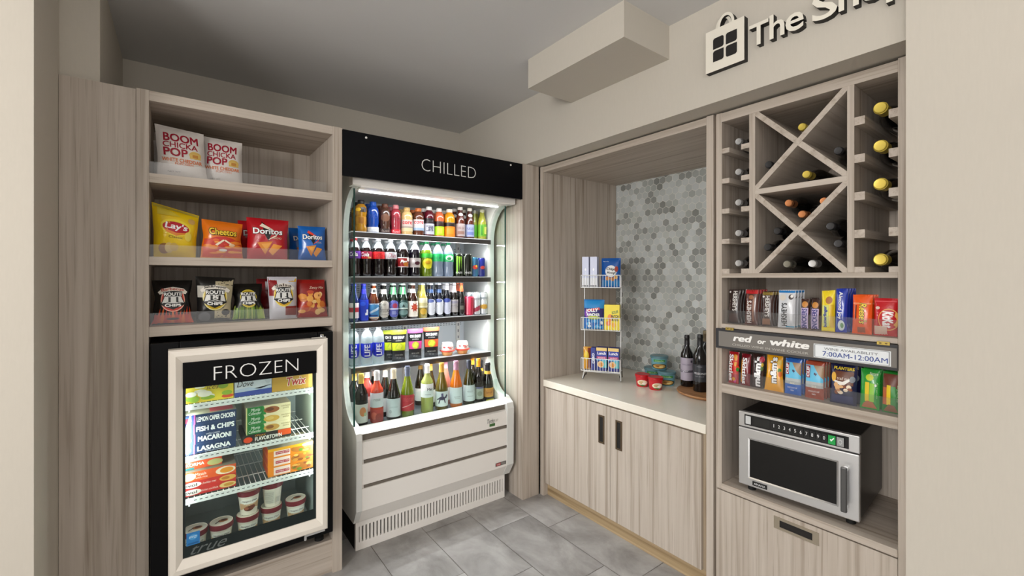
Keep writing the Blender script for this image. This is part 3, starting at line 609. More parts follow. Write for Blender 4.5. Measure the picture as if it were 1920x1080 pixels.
TP = [(.0555, 2.40, 0), (.152, 2.40, 0), (.257, 2.41, 0), (.358, 2.43, 0), (.466, 2.43, 0), (.261, 2.412, .1135), (.362, 2.432, .1135)]
TL = ['ice cream tub at the left end of the freezer floor, behind the blue sticker', 'single ice cream tub second from the left on the freezer floor', 'ice cream tub at the bottom of the left stack of two', 'ice cream tub at the bottom of the right stack of two', 'single ice cream tub at the right end of the freezer floor', 'ice cream tub on top of the left stack of two, front label showing', 'ice cream tub on the right stack of two, showing its nutrition panel']
for i, (p, l) in enumerate(zip(TP, TL)): tub(l, (p[0], p[1], F4 + p[2]), -.1 + .05 * (i % 3), i == 6)

# ================================================================== OPEN CHILLER
ch = thing('open_front_chiller', 'white open front drinks chiller with glass ends and lit shelves', 'chiller', (0, 0, 0))
CW = mat('EFEBE5', .3, 0, .25); CWD = mat('6E665C', .5); ENDM = mat('DCDDD9', .35)
X0, X1 = .787, 1.757
g_ = MB().box(.772, .79, 2.457, 2.475, 0, .155, CW).box(1.762, 1.778, 2.457, 2.475, 0, .155, CW).box(.79, 1.762, 2.457, 2.475, 0, .042, CW).box(.79, 1.762, 2.457, 2.475, .128, .155, CW)
k = .79
n = 47; st = (1.762 - .79) / n
for i in range(n): g_.box(.79 + st * i + .004, .79 + st * (i + 1) - .005, 2.457, 2.475, .042, .128, CW)
put_ = g_.build('vent_grille', ch)
bx('base', ch, .772, 1.778, 2.476, 2.98, 0, .155, mat('0C0B0A', .7))
pf = [(2.475, .158), (2.448, .160), (2.404, .236), (2.402, .355), (2.409, .358), (2.409, .374), (2.402, .377), (2.402, .488), (2.409, .491), (2.409, .510), (2.402, .513), (2.405, .604), (2.428, .610), (2.428, .640), (2.412, .648), (2.432, .660), (2.476, .666), (2.51, .664), (2.51, .60), (2.475, .58)]
front = MB().prism_x(pf, .775, 1.791, CW).build('front_panel', ch)
MB().box(.80, 1.766, 2.424, 2.4278, .611, .639, CWD).build('groove', front)
for a, b in ((.359, .373), (.492, .509)):
    MB().box(.80, 1.766, 2.4035, 2.4092, a, b, CWD).build('groove', front)
t_ = MB(); apply(t_, lambda u, v, L: (1.60 + u * .11, 2.4025 + .002 * 0 - .0004 * L, .525 + v * .05), [('t', 'Turbo', .0, .45, .52, 1, '2A2A28', {'s': .35}), ('t', 'air', .58, .5, .8, .9, 'B8B4AA', {'s': .3}), ('r', .15, .0, .55, .36, '3E6A34')]); t_.build('maker_badge', front)
t_ = MB(); apply(t_, lambda u, v, L: (1.665 + u * .085, 2.4015 - .0004 * L, .252 + v * .022), [('r', 0, 0, 1, 1, '4A4540'), ('r', .06, .12, .48, .88, 'B83A3A'), ('r', .52, .15, .95, .85, '8A8680'), ('t', 'TURBO', .09, .25, .45, .75, 'F0D8D8')]); t_.build('rating_badge', front)
# end panels with a curved cut-away front edge
def arc(c, r0, r1, a0, a1, n=10): return [(c[0] + r0 * math.cos(a0 + (a1 - a0) * i / n), c[1] + r1 * math.sin(a0 + (a1 - a0) * i / n)) for i in range(n + 1)]
ep = [(3.0, .158), (2.448, .158), (2.400, .24), (2.396, .62), (2.405, .655), (2.455, .690)]
ep += arc((2.455, .93), .178, .24, -PI / 2, 0, 10)[1:] + [(2.634, 1.3)] + arc((2.45, 1.76), .184, .235, 0, PI / 2, 10) + [(2.421, 1.992), (2.421, 2.05), (2.48, 2.085), (3.0, 2.085)]
for xa, xb, nm in ((.757, .787, 'end_panel'), (1.757, 1.812, 'end_panel')):
    MB().prism_x(ep, xa, xb, ENDM).build(nm, ch)
    xi = xb - .0006 if xa < 1 else xa - .004
for x in (.762, 1.779):
    gp = MB().box(x - .003, x + .003, 2.452, 2.640, .690, 1.99, GLASS).build('glass_end', ch)
    MB().box(x - .0045, x + .0045, 2.4485, 2.4525, .685, 1.985, GLEDGE).build('glass_edge', gp)
can_p = [(2.415, 1.99), (2.408, 2.0), (2.408, 2.05), (2.43, 2.085), (2.50, 2.095), (3.0, 2.095), (3.0, 2.0), (2.56, 2.0), (2.47, 1.985)]
MB().prism_x(can_p, .787, 1.757, CW).build('canopy', ch)
MB().prism_x([(2.415, 1.995), (2.405, 2.0), (2.405, 2.052), (2.43, 2.088), (2.47, 2.09), (2.47, 1.995)], .74, 1.83, CW).build('canopy_lip', ch)
MB().box(.80, 1.745, 2.486, 2.496, 1.978, 1.984, LED).build('light_strip', ch)
bx('back_panel', ch, X0, X1, 2.965, 2.98, .6, 2.0, LINER)
pb = MB(); rp = random.Random(2)
for zc in (.9, 1.14, 1.40, 1.66, 1.90):
    for i in range(40):
        for j in range(5): pb.box(.80 + .0235 * i, .815 + .0235 * i, 2.9642, 2.9648, zc + .012 * j, zc + .004 + .012 * j, mat('6C7478', .7))
pb.build('air_slots', ch)
for x in (.83, 1.27, 1.70):
    s_ = MB().box(x - .014, x + .014, 2.952, 2.9655, .66, 1.98, WHITE)
    for i in range(26): s_.box(x - .003, x + .003, 2.951, 2.9525, .70 + .048 * i, .72 + .048 * i, mat('33373A', .6))
    s_.build('shelf_upright', ch)
bx('deck', ch, X0, X1, 2.511, 2.965, .56, .6545, mat('5A5F66', .35, .4))
MB().box(X0 + .002, X1 - .002, 2.5115, 2.5145, .6555, .80, GLASS).build('front_glass', ch)
RAIL = mat('4A4644', .35, .5)
CS = (1.765, 1.503, 1.238, .978)
for z in CS:
    s = MB().box(X0 + .002, X1 - .002, 2.600, 2.95, z - .006, z, mat('C4CACD', .35, .3)).build('shelf', ch)
    MB().box(X0 + .002, X1 - .002, 2.590, 2.600, z - .034, z - .002, RAIL).box(X0 + .002, X1 - .002, 2.589, 2.6005, z - .003, z + .0015, mat('DADDE0', .3)).build('price_rail', s)
    MB().box(X0 + .02, X1 - .02, 2.604, 2.616, z - .016, z - .008, LED).build('light_strip', s)
    area('chiller_shelf_lamp', (1.27, 2.603, z - .037), (1.27, 2.40, z - .5), .93, .02, 3.9, (.94, .98, 1))
area('chiller_canopy_lamp', (1.27, 2.49, 1.955), (1.27, 2.48, 1.5), .93, .03, 2.2, (.94, .98, 1))

# sign above the chiller
sg = thing('chilled_sign', 'black sign panel reading chilled above the drinks chiller', 'sign', (.672, YF, 2.025))
MB().box(0, 1.173, 0, .018, 0, .237, matte_black('04050A', .47)).build('sign_panel', sg)
t_ = MB(); apply(t_, lambda u, v, L: (u * 1.173, -.0012, v * .237), [('t', 'CHILLED', .373, .37, .685, .66, 'DEDEDA', {'b': -.022})]); t_.build('lettering', sg)
for x in (.12, 1.055): MB().lathe([(.006, 0), (.006, .002), (.004, .004), (0, .004)], WHITE, 12).build('screw', sg)
for i, o in enumerate([c for c in sg.children if c.name.startswith('screw')]):
    o.location = ((.12, 1.075)[i], 0, .215); o.rotation_euler = (PI / 2, 0, 0)
ep_ = thing('end_panel', 'pale wood upright panel between the chiller and the counter alcove', 'panel', (1.9, 2.6, 0))
MB().box(-.053, .09, -.255, .6, 0, 2.266, WV).build('panel_board', ep_, bevel=.0012)
bx('panel_kick', ep_, -.0535, -.052, -.2, .6, 0, .05, WV)

# ---- drinks
RZ = -.3
CLEAR = liquid('DCE6E8', .72); CLR2 = liquid('E8EEF0', .6)
def behind(root, y, short, shelf, dx=.006):
    l = root.location
    return dup(root, (l.x + dx, y, l.z), short + ', second in its file on the ' + shelf + ' chiller shelf')
Z1 = CS[0] + .0015
Yf, Yb = 2.645, 2.72
def fit(xs, rs, gap=.0032):
    """radii that let a row of bottles stand side by side"""
    rs = list(rs)
    for _ in range(40):
        for i in range(len(xs) - 1):
            d = xs[i + 1] - xs[i] - gap
            if rs[i] + rs[i + 1] > d: k = d / (rs[i] + rs[i + 1]); rs[i] *= k; rs[i + 1] *= k
    return rs
SH1 = ('golden yellow drink bottle', 'blue protein drink bottle', 'brown protein drink bottle', 'red protein drink bottle', 'cream coloured shake bottle', 'brown shake bottle', 'dark red juice bottle', 'orange juice bottle', 'amber juice bottle', 'rose labelled iced tea bottle', 'blue labelled iced tea bottle', 'pale yellow green tea bottle')
row1 = [
 (.861, .190, .034, 'sport', 'A87410', '1A1A1A', [(.24, .48, 'B07A14', [('r', .3, .1, .7, .9, '8E5A10')]), (.60, .78, None, [('e', .65, .5, .3, .45, '2A1A14'), ('e', .3, .5, .2, .3, 'E2B020')])], 'golden yellow drink bottle with a black cap on the top chiller shelf'),
 (.933, .187, .0345, 'core', '0C3F96', '1054BC', [(.02, .18, 'E8E8EA', [('t', 'fuel', .2, .2, .8, .8, 'B8BCC8')]), (.36, .68, None, [('t', 'PRO', .2, .3, .8, .7, '0A3A90', {'b': .03})])], 'blue protein drink bottle with a blue cap on the top chiller shelf'),
 (1.008, .183, .0325, 'core', '4A2E22', '6A3A26', [(.02, .16, '3A2A28', [('t', 'fuel', .2, .2, .8, .8, 'A89890')]), (.36, .68, None, [('e', .5, .5, .35, .4, '6A4430')])], 'brown protein drink bottle with a brown cap on the top chiller shelf'),
 (1.076, .182, .031, 'core', '98303C', 'D8848A', [(.02, .16, 'C8202E', [('t', 'fuel', .2, .2, .8, .8, 'F0C0C0')]), (.36, .68, None, [('t', 'PRO', .2, .3, .8, .7, '7A1A28', {'b': .03})])], 'red protein drink bottle with a pink cap on the top chiller shelf'),
 (1.149, .172, .036, 'juice', 'C8A870', 'C8A460', [(.12, .55, 'B8A8A0', [('t', 'core', .15, .6, .85, .85, 'C03A3A', {'b': .03}), ('r', 0, .0, 1, .3, 'C8B890'), ('r', 0, .3, 1, .42, '8E8078')])], 'cream coloured shake bottle with a pale yellow cap on the top chiller shelf'),
 (1.229, .176, .036, 'juice', '5A2E1C', 'C86A2A', [(.18, .58, 'C8C0C0', [('t', 'core', .15, .6, .85, .85, 'B83030', {'b': .03}), ('r', 0, .0, 1, .25, '8FA4BC')])], 'brown shake bottle with an orange cap and pale label on the top chiller shelf'),
 (1.305, .193, .034, 'juice', '5A0A1E', 'F4F4F2', [(.06, .42, 'B4B4C0', [('t', 'bai', .2, .3, .8, .8, '5A5A68', {'b': .04, 'r': 90})]), (.42, .6, '16060C', [])], 'dark red juice bottle with a white cap and grey label on the top chiller shelf'),
 (1.378, .189, .033, 'juice', 'C8603A', 'F4F4F2', [(.05, .36, 'A8D818', [('r', .3, .2, .7, .8, 'C4E848')]), (.36, .54, '2A1410', [])], 'orange juice bottle with a lime green label and white cap on the top chiller shelf'),
 (1.455, .191, .0375, 'juice', 'D88E14', 'F4F0E4', [(.04, .38, 'F07A14', [('r', .25, .2, .75, .8, 'F88C28')]), (.38, .52, '201410', [])], 'amber juice bottle with an orange label and white cap on the top chiller shelf'),
 (1.539, .213, .033, 'tea', '5A2418', 'F2F0EC', [(.06, .46, 'A89A98', [('t', 'PURE LEAF', .2, .55, .8, .75, '6A3030'), ('r', .2, .15, .8, .4, '8E6A60')]), (.7, .82, None, [('e', .5, .5, .3, .45, 'F4F4F2')])], 'brown iced tea bottle with a rose label and white cap on the top chiller shelf'),
 (1.614, .212, .032, 'tea', '52241A', 'F2EEE0', [(.06, .46, '9AA2C4', [('t', 'PURE LEAF', .2, .55, .8, .75, '3A4470'), ('r', .2, .15, .8, .4, '6A78B0')]), (.7, .82, None, [('e', .5, .5, .3, .45, 'F4F4F2')])], 'brown iced tea bottle with a blue label on the top chiller shelf'),
 (1.717, .212, .032, 'tea', 'A8AA3C', 'C8C8A8', [(.10, .5, '6AA82A', [('r', .3, .1, .45, .9, '3A8A22'), ('r', .6, .2, .9, .8, 'D8DC6A')])], 'pale yellow green tea bottle at the right end of the top chiller shelf'),
]
RS = fit([q[0] for q in row1], [q[2] for q in row1])
for i, (x, h, r, kd, body, cap, bands, lab) in enumerate(row1):
    r = RS[i]
    b = bottle('drink_bottle', lab, 'bottle', (x, Yf - (.004 if i < 5 else 0), Z1), RZ, kd, h, r, liquid(body, .07), cap, bands)
    behind(b, 2.735, SH1[i], 'top')
b = bottle('drink_bottle', 'yellow green tea bottle half hidden between the blue labelled tea and the end bottle', 'bottle', (1.667, 2.668, Z1), RZ, 'tea', .205, .0195, liquid('98A03A', .1), 'C8CAC0', [(.10, .5, '4E9A2A', [])])

Z2 = CS[1] + .0015
colaN = CLR2
cherry = [(.47, .66, '8E1C3A', [('t', 'Cola', .05, .3, .7, .85, 'F4F0F0', {'b': .03, 's': .3}), ('r', 0, 0, 1, .28, 'C81E24'), ('r', .6, .05, .9, .25, 'C8A060')])]
SH2 = ('red capped cola bottle', 'purple red labelled cola bottle', 'red labelled cola bottle', 'silver labelled diet cola bottle', 'red and white labelled dark soda bottle', 'low silver labelled dark soda bottle', 'yellow green ginger ale bottle', 'left green lemon soda bottle', 'right green lemon soda bottle')
row2 = [
 (.826, 'soda', '16080A', 'C83038', [(.47, .66, '5A2A8A', [('t', 'Cola', .05, .3, .7, .85, 'F4F0F0', {'b': .03})])], 'cola bottle with a red cap seen through the left glass end of the chiller'),
 (.892, 'soda', '14090A', 'F0E8E8', cherry, 'cola bottle with a purple red label, first inside the glass on the second chiller shelf'),
 (.966, 'soda', '140809', 'F2F0F0', [(.47, .66, 'C01A1E', [('t', 'Cola', .15, .25, .85, .8, 'D83030', {'s': .3})])], 'cola bottle with a plain red label on the second chiller shelf'),
 (1.043, 'soda', '120A0A', 'F2F2F2', [(.47, .66, 'B8B8BC', [('t', 'Diet', .3, .2, .9, .85, '9A3A4A', {'s': .3}), ('r', 0, 0, 1, .1, '8E9094')])], 'diet cola bottle with a silver label, fourth from the left on the second chiller shelf'),
 (1.122, 'soda', '120808', 'F2F2F2', [(.26, .53, '9A2024', [('r', 0, .92, 1, 1, 'E8E0DC'), ('r', 0, 0, 1, .06, 'E8E0DC'), ('t', 'Pep', .3, .3, .75, .75, 'F4F0E8', {'b': .05, 's': .4}), ('e', .7, .3, .2, .2, 'C87A2A'), ('r', .75, .6, 1, .92, 'D8D0C8')])], 'dark soda bottle with a low red and white label on the second chiller shelf'),
 (1.203, 'soda', '0F0A14', 'F2F2F2', [(.26, .52, 'B0A8A8', [('e', .65, .45, .2, .2, '4A1A2A'), ('r', .25, .4, .45, .8, 'C8C4C4')])], 'dark soda bottle with a low silver label on the second chiller shelf'),
 (1.285, 'soda', '7A9020', '2E9A5A', [(.54, .66, '2E9A2A', []), (.22, .52, None, [('e', .55, .5, .42, .5, 'D8D020'), ('e', .55, .62, .2, .18, 'C89A1E')])], 'yellow green ginger ale bottle on the second chiller shelf'),
 (1.365, 'soda', '9AA8BC', '1E8A5A', [(.44, .66, '1EA05A', [('t', 'ice', .2, .3, .7, .7, '0E7040')])], 'left of the two green labelled lemon soda bottles on the second chiller shelf'),
 (1.443, 'soda', '9AA8BC', '1E8A5A', [(.44, .66, '1EA05A', [('e', .55, .5, .3, .35, 'E8F4EC'), ('e', .5, .4, .16, .2, '1E8A4A')])], 'right of the two green labelled lemon soda bottles on the second chiller shelf'),
]
RS = fit([q[0] for q in row2], [.0368] * len(row2))
for i, (x, kd, body, cap, bands, lab) in enumerate(row2):
    b = bottle('soda_bottle', lab, 'bottle', (x, Yf - .005, Z2), RZ, kd, .226, RS[i] - (.0012 if i > 7 else 0), liquid(body, .12 if i < 6 else .45), cap, bands, neck=colaN, neck_at=.76)
    behind(b, 2.735, SH2[i], 'second', dx=.012)
GRN = [('p', [(.3, .95), (.36, .3), (.42, .95)], '8ED02A'), ('p', [(.46, .95), (.5, .2), (.55, .95)], '8ED02A'), ('p', [(.6, .95), (.66, .3), (.7, .95)], '8ED02A'), ('t', 'MONSTER', .25, .1, .75, .19, 'E8E8E8')]
c1 = can('energy_drink_can', 'tall black and green energy drink can, left of the pair on the second chiller shelf', 'can', (1.520, 2.64, Z2), RZ, .157, .033, '16200F', [('r', .28, .1, .4, .98, '8ED02A')] + GRN)
dup(c1, (1.5265, 2.724, Z2), 'tall black and green energy drink can behind the left one of the pair')
c2 = can('energy_drink_can', 'tall black energy drink can, right of the pair on the second chiller shelf', 'can', (1.590, 2.635, Z2), RZ, .157, .033, '12160E', [('r', .12, .05, .2, .98, 'A8B49A'), ('r', .8, .05, .88, .98, '8A9480')] + GRN[3:] )
dup(c2, (1.592, 2.71, Z2), 'tall black energy drink can behind the right one of the pair')
rbo = [('p', [(0, 0), (.5, 0), (.5, .5), (0, .5)], '2A5A86'), ('p', [(.5, .5), (1, .5), (1, 1), (.5, 1)], '24507A'), ('e', .5, .5, .28, .12, 'C8362A'), ('e', .62, .56, .1, .07, 'E8C83A')]
c3 = can('energy_drink_can', 'slim steel blue and silver energy drink can on the second chiller shelf', 'can', (1.650, 2.64, Z2), RZ, .137, .0265, '3E7A9A', rbo)
dup(c3, (1.656, 2.71, Z2), 'slim steel blue energy drink can behind the front one')
c4 = can('energy_drink_can', 'slim dark blue energy drink can at the right end of the second chiller shelf', 'can', (1.708, 2.64, Z2), RZ, .134, .0265, '1E2A86', [('p', [(0, 0), (.5, 0), (.5, .5), (0, .5)], '16206A'), ('r', .02, .05, .16, .98, 'A8B4D8'), ('e', .55, .5, .25, .1, 'B8382A')])
dup(c4, (1.7115, 2.712, Z2), 'slim dark blue energy drink can behind the end one')

Z3 = CS[2] + .0015
def oval(c, in_=(), e=.46): return [(.05, .56, None, [('e', .5, .5, .62, e, c)] + list(in_))]
SH3 = ('red and white labelled beer bottle', 'bright blue labelled beer bottle', 'brown light blue labelled beer bottle', 'white oval labelled beer bottle', 'blue oval labelled beer bottle', 'green oval labelled beer bottle', 'red star labelled beer bottle', 'pale golden beer bottle', 'left white labelled light beer bottle', 'middle white labelled light beer bottle', 'right white labelled light beer bottle', 'silver labelled slim beer bottle', 'orange necked black cider bottle')
row3 = [
 (.8185, '1A2A5A', '2A3AA0', [(.1, .5, 'E8DCE0', [('r', 0, .4, 1, .7, 'B02A3A')])], .0305, 'beer bottle with a red and white label seen at the left glass end'),
 (.877, '182A7A', '3A3AB8', [(.03, .58, '1E3CC0', [('p', [(.6, .25), (.9, .25), (.9, .52), (.72, .52), (.72, .36), (.6, .36)], 'F2F2F6'), ('e', .4, .8, .25, .1, '2A5AE0')]), (.74, .86, '2A2AA8', [])], .031, 'beer bottle with a bright blue label on the third chiller shelf'),
 (.937, '5A2A12', 'E8E6E2', [(.07, .47, '4A90C8', [('p', [(0, .9), (.4, .98), (1, .9), (1, 1), (0, 1)], 'E8E4D8'), ('r', 0, .0, 1, .1, 'E0C8B0'), ('p', [(.05, .4), (.9, .75), (.95, .6), (.15, .3)], 'C8DCEC'), ('r', .08, .14, .8, .24, '1A3A7A')]), (.74, .87, 'E8E8E6', [('r', .2, .2, .8, .8, '30302E')])], .034, 'brown beer bottle with a light blue label on the third chiller shelf'),
 (.999, '10100E', 'EDEDE8', oval('C9C4BC', [('r', -.05, .48, 1.05, .5, '6A6660'), ('t', 'STELLA', .12, .34, .88, .46, '4A4640'), ('e', .5, .75, .14, .06, 'A8A49C'), ('r', .25, .2, .75, .22, '8A867E')]) + [(.72, .84, 'E6E2D4', [])], .033, 'dark beer bottle with a white oval label on the third chiller shelf'),
 (1.060, '0E1A12', 'D8F0E0', oval('5A62B0', [('e', .6, .66, .22, .14, 'A83A5A'), ('r', -.1, .45, 1.1, .53, 'C8CCE8'), ('r', .35, .2, .65, .38, '8A92C8')]) + [(.7, .9, '2E8A4A', [('r', .3, 0, .6, 1, 'DCEEE0')])], .031, 'dark green beer bottle with a blue oval label on the third chiller shelf'),
 (1.122, '0E1C14', 'D8F0E0', oval('2A4A48', [('e', .5, .66, .42, .18, '7A9A98'), ('p', [(.38, .58), (.5, .74), (.62, .58)], '1A3230'), ('r', -.08, .46, 1.08, .53, 'C4D4D0'), ('e', .5, .28, .4, .14, '6A8A88')]) + [(.7, .9, '2E8A4A', [('r', .3, 0, .6, 1, 'DCEEE0')])], .031, 'dark green beer bottle with a green oval label on the third chiller shelf'),
 (1.187, '2A120A', 'F0EEEA', [(.06, .5, 'EDE6DA', [('p', [(.62 + .34 * (1 if i % 2 else .55) * math.cos(i * PI / 8), .6 + .32 * (1 if i % 2 else .55) * math.sin(i * PI / 8)) for i in range(16)], 'B83222'), ('e', .62, .6, .14, .14, 'D85A3A')]), (.73, .84, 'F2F0EC', [])], .0325, 'dark beer bottle with a cream label showing a red star on the third chiller shelf'),
 (1.256, 'A08E3E', 'C8D4E0', [(.3, .58, 'DCD8B8', [('r', 0, .2, 1, .5, 'C8C08A')]), (.06, .28, None, [('e', .5, .6, .3, .4, 'D8B040')]), (.7, .78, 'B8A83A', [])], .0325, 'pale golden beer bottle on the third chiller shelf'),
 (1.315, '0C0F1A', 'E8ECF4', oval('DCE0EA', [('e', .35, .85, .4, .1, '5A6AA8')]) + [(.72, .82, '2E4468', [])], .030, 'light beer bottle with a white and blue label, left of the three alike'),
 (1.375, '0C0F1A', 'E8ECF4', oval('DCE0EA', [('e', .35, .85, .4, .1, '5A6AA8')]) + [(.72, .82, '2E4468', [])], .028, 'light beer bottle with a white and blue label, middle of the three alike'),
 (1.432, '0A0C14', 'F0F0F4', oval('C4C8DA', [('e', .4, .85, .45, .12, '3A4C98')]) + [(.80, .93, 'EDEDF2', [])], .030, 'light beer bottle with a white and blue label, right of the three alike'),
 (1.487, '120C0A', 'EDE4E4', [(.12, .5, 'A8A4A4', [('t', 'ULTRA', .1, .4, .9, .6, '5A5A6A', {'r': 90}), ('r', 0, .7, 1, .9, '8A8898')]), (.72, .93, 'E8DEDE', [])], .0295, 'dark slim beer bottle with a silver label on the third chiller shelf'),
 (1.541, '0E0B0A', 'D86A40', [(.1, .4, '1E1C1A', [('r', .3, .3, .7, .7, '6A6A60')]), (.74, .93, 'D0582E', [])], .027, 'black cider bottle with an orange neck wrap on the third chiller shelf'),
]
RS = fit([q[0] for q in row3], [q[4] for q in row3])
for i, (x, body, cap, bands, r, lab) in enumerate(row3):
    r = RS[i]
    b = bottle('beer_bottle', lab, 'bottle', (x, Yf - .01, Z3), RZ, 'beer', .222, r, liquid(body, .12), cap, bands)
    behind(b, 2.725, SH3[i], 'third', dx=.022)
c5 = can('drink_can', 'pink drink can with a clear tumbler top on the third chiller shelf', 'can', (1.603, 2.635, Z3), RZ, .132, .031, 'D8405E', [('r', .2, 0, .35, 1, 'E87A8A'), ('r', .6, 0, .9, 1, 'B82A44')])
c6 = can('drink_can', 'silver and wine red seltzer can on the third chiller shelf', 'can', (1.664, 2.64, Z3), RZ, .158, .0285, 'C8CCD0', [('p', [(.1, .25), (.9, .45), (.9, .2), (.1, .05)], 'A83A50'), ('r', .1, .7, .9, .8, '9AA0A6')])
dup(c6, (1.645, 2.705, Z3), 'silver and wine red seltzer can half hidden behind the pink can')
c7 = can('drink_can', 'silver and gold seltzer can at the right end of the third chiller shelf', 'can', (1.724, 2.64, Z3), RZ, .156, .0285, 'C4C8CA', [('e', .5, .35, .5, .12, 'C89A3A'), ('r', .1, .75, .9, .85, '8E969A')])
dup(c7, (1.722, 2.705, Z3), 'silver and gold seltzer can behind the end one')

Z4 = CS[3] + .0015
wb = [(.02, .72, None, []), (.20, .60, None, [('e', .5, .42, .6, .42, '1A26B0'), ('r', -.1, .42, 1.1, .92, '2030BC'), ('t', 'LIFE', .35, .1, .72, .85, 'E8ECFA', {'b': .03, 'r': 90})])]
for i, (x, l) in enumerate(((.8225, 'clear water bottle with a deep blue label seen through the left glass end'), (.893, 'clear water bottle with a deep blue label, first one inside the glass end'), (.964, 'clear water bottle with a deep blue label, right one beside the lime pouches'))):
    b = bottle('water_bottle', l, 'bottle', (x, 2.635 if i else 2.66, Z4), RZ, 'water', .229, .0335, CLEAR, 'F4F6F8', wb[1:], 'water bottles on the fourth chiller shelf', neck=CLR2, neck_at=.75)
def pouch(label, x, y, w, h, col, seed):
    ops = [('r', .01, .87, .99, .998, col), ('t', 'OH SNAP!', .12, .72, .88, .81, 'FFFFFF', {'b': .05}), ('t', 'pickles', .28, .64, .72, .69, 'D8D8D4'), ('r', .03, .35, .97, .60, col), ('e', .5, .47, .26, .12, 'B8C83A'), ('p', [(.28, .42), (.5, .58), (.72, .5), (.6, .38)], 'DCE04A'), ('t', 'carrot cuties', .2, .18, .8, .24, 'A8A8A2'), ('t', '10 oz', .34, .09, .66, .13, '8A8A84')]
    return bag('pickle_pouch', label, 'snack pouch', (x, y, Z4), -.25, w, h, .016, '141619', ops, 'standing snack pouches on the fourth chiller shelf', lean=.0, seed=seed, waist=.06, corners=((.007, 0), (-.007, 0), (-.002, 0), (.002, 0)))
pouch('lime topped black snack pouch behind the left of the front lime one', 1.058, 2.685, .085, .19, 'C8D81E', 51)
pouch('lime topped black snack pouch standing in front of its twin', 1.092, 2.635, .094, .192, 'C8D81E', 52)
pouch('pink topped black snack pouch on the fourth chiller shelf', 1.203, 2.635, .094, .192, 'E04A9A', 53)
pouch('orange topped black snack pouch on the fourth chiller shelf', 1.318, 2.64, .104, .195, 'F0603A', 54)
def fcup(label, x):
    root = thing('fruit_cup', label, 'fruit cup', (x, 2.64, Z4), -.3, 'domed fruit cups on the fourth chiller shelf')
    r = .043
    MB().lathe([(0, 0), (r * .72, 0), (r * .95, .026)], mat('E0A060', .3)).build('cup', root)
    MB().lathe([(r * .95, .024), (r * 1.16, .028), (r * 1.16, .033), (r * .95, .036)], mat('D8402E', .35)).build('rim', root)
    MB().lathe([(r * .98, .036), (r * .9, .07), (r * .78, .084), (0, .086)], mat('E8DEDA', .3)).build('dome_lid', root)
    lb = MB(); apply(lb, lambda u, v, L: (r * (.985 - .1 * v) * math.cos(-PI / 2 + (2 * u - 1) * 1.2) * 1.008, r * (.985 - .1 * v) * math.sin(-PI / 2 + (2 * u - 1) * 1.2) * 1.008, .04 + .028 * v), blobs(['D8504A', 'F4F0EC', 'C8303A', 'B8A098'], .1, .1, .9, .9, 12, 6, .08, .16)); lb.build('label', root)
fcup('left of the two domed fruit cups with red rims', 1.436); fcup('right of the two domed fruit cups with red rims', 1.553)

Z5 = .655
def wine(name, label, x, y, kind, h, r, glass, cap, bands, clear=.15, z=Z5, rz=RZ, **k):
    return bottle(name, label, 'wine bottle', (x, y, z), rz, kind, h, r, liquid(glass, clear), cap, bands, **k)
wine('wine_bottle', 'dark wine bottle with a yellow capsule and a flowered white label', .836, 2.560, 'wine', 0.292, .0365, '100E0A', 'E8C860', [(.06, .42, 'D8D6D2', [('e', .6, .6, .2, .25, 'D88A5A'), ('e', .75, .45, .1, .1, 'A8B890')])])
wine('wine_bottle', 'dark wine bottle with a white label seen through the left glass end', .828, 2.66, 'wine', 0.292, .0365, '0E0E0C', 'E4C46A', [(.1, .4, 'D0D4D6', [])])
wine('wine_bottle', 'rose wine bottle with a white capsule behind the front rose one', .905, 2.665, 'wine', 0.298, .037, 'A83A34', 'F2F2F4', [(.15, .45, 'E0B8B0', [])], .2)
wine('wine_bottle', 'rose pink wine bottle with a white label and white capsule in front', .928, 2.562, 'wine', 0.298, .037, 'D8523A', 'EDEEF2', [(.30, .58, 'D8DCE2', [('t', 'rose', .3, .45, .7, .6, '8A8A90')]), (.02, .26, 'B84038', [('e', .3, .5, .2, .3, 'D86A58'), ('e', .6, .4, .2, .3, '983028')])], .22)
wine('wine_bottle', 'dark wine bottle with a cream capsule standing at the back, left of two', .966, 2.716, 'burg', 0.295, .037, '121410', 'EDE8D8', [(.1, .38, 'D8DCDC', [])])
wine('wine_bottle', 'dark wine bottle with a cream capsule standing at the back, right of two', 1.010, 2.644, 'burg', 0.296, .036, '10120E', 'F0ECDC', [(.1, .38, 'D8DCDC', [])])
wine('wine_bottle', 'dark wine bottle with a broad white label and cream capsule in front', 1.028, 2.558, 'burg', 0.298, .041, '14130A', 'E6DCC0', [(.06, .42, 'C9D0D6', [('t', 'CHARDONNAY', .25, .5, .75, .58, '9AA4AC'), ('e', .3, .3, .08, .1, 'A8B2BA')])])
wine('wine_bottle', 'yellow green wine bottle with a red label and grey blue capsule', 1.118, 2.560, 'burg', 0.302, .041, '7A8A1A', '5A6278', [(.12, .44, 'B82E3A', [('t', 'monte', .2, .6, .8, .85, 'D85A60', {'s': .2}), ('p', [(.15, .25), (.85, .5), (.85, .46), (.15, .2)], 'E8B8B8')])], .3)
wine('wine_bottle', 'clear pale wine bottle with a white label and white capsule', 1.250, 2.560, 'wine', 0.300, .0385, 'B8C06A', 'F4F4F2', [(.32, .60, 'E4E8EA', [('t', 'Mer', .45, .5, .85, .7, '3A3A40', {'b': .02}), ('r', .3, .2, .7, .24, 'A0A4A8')])], .45)
wine('wine_bottle', 'gold capped dark wine bottle standing behind the horse label bottle', 1.322, 2.66, 'burg', 0.292, .037, '2A200A', 'C89A4A', [(.1, .38, 'D0D0C8', [])])
wine('wine_bottle', 'gold capped wine bottle further back beside the pale bottle', 1.288, 2.737, 'burg', 0.292, .037, '221C0A', 'B88E44', [(.1, .38, 'D0D0C8', [])])
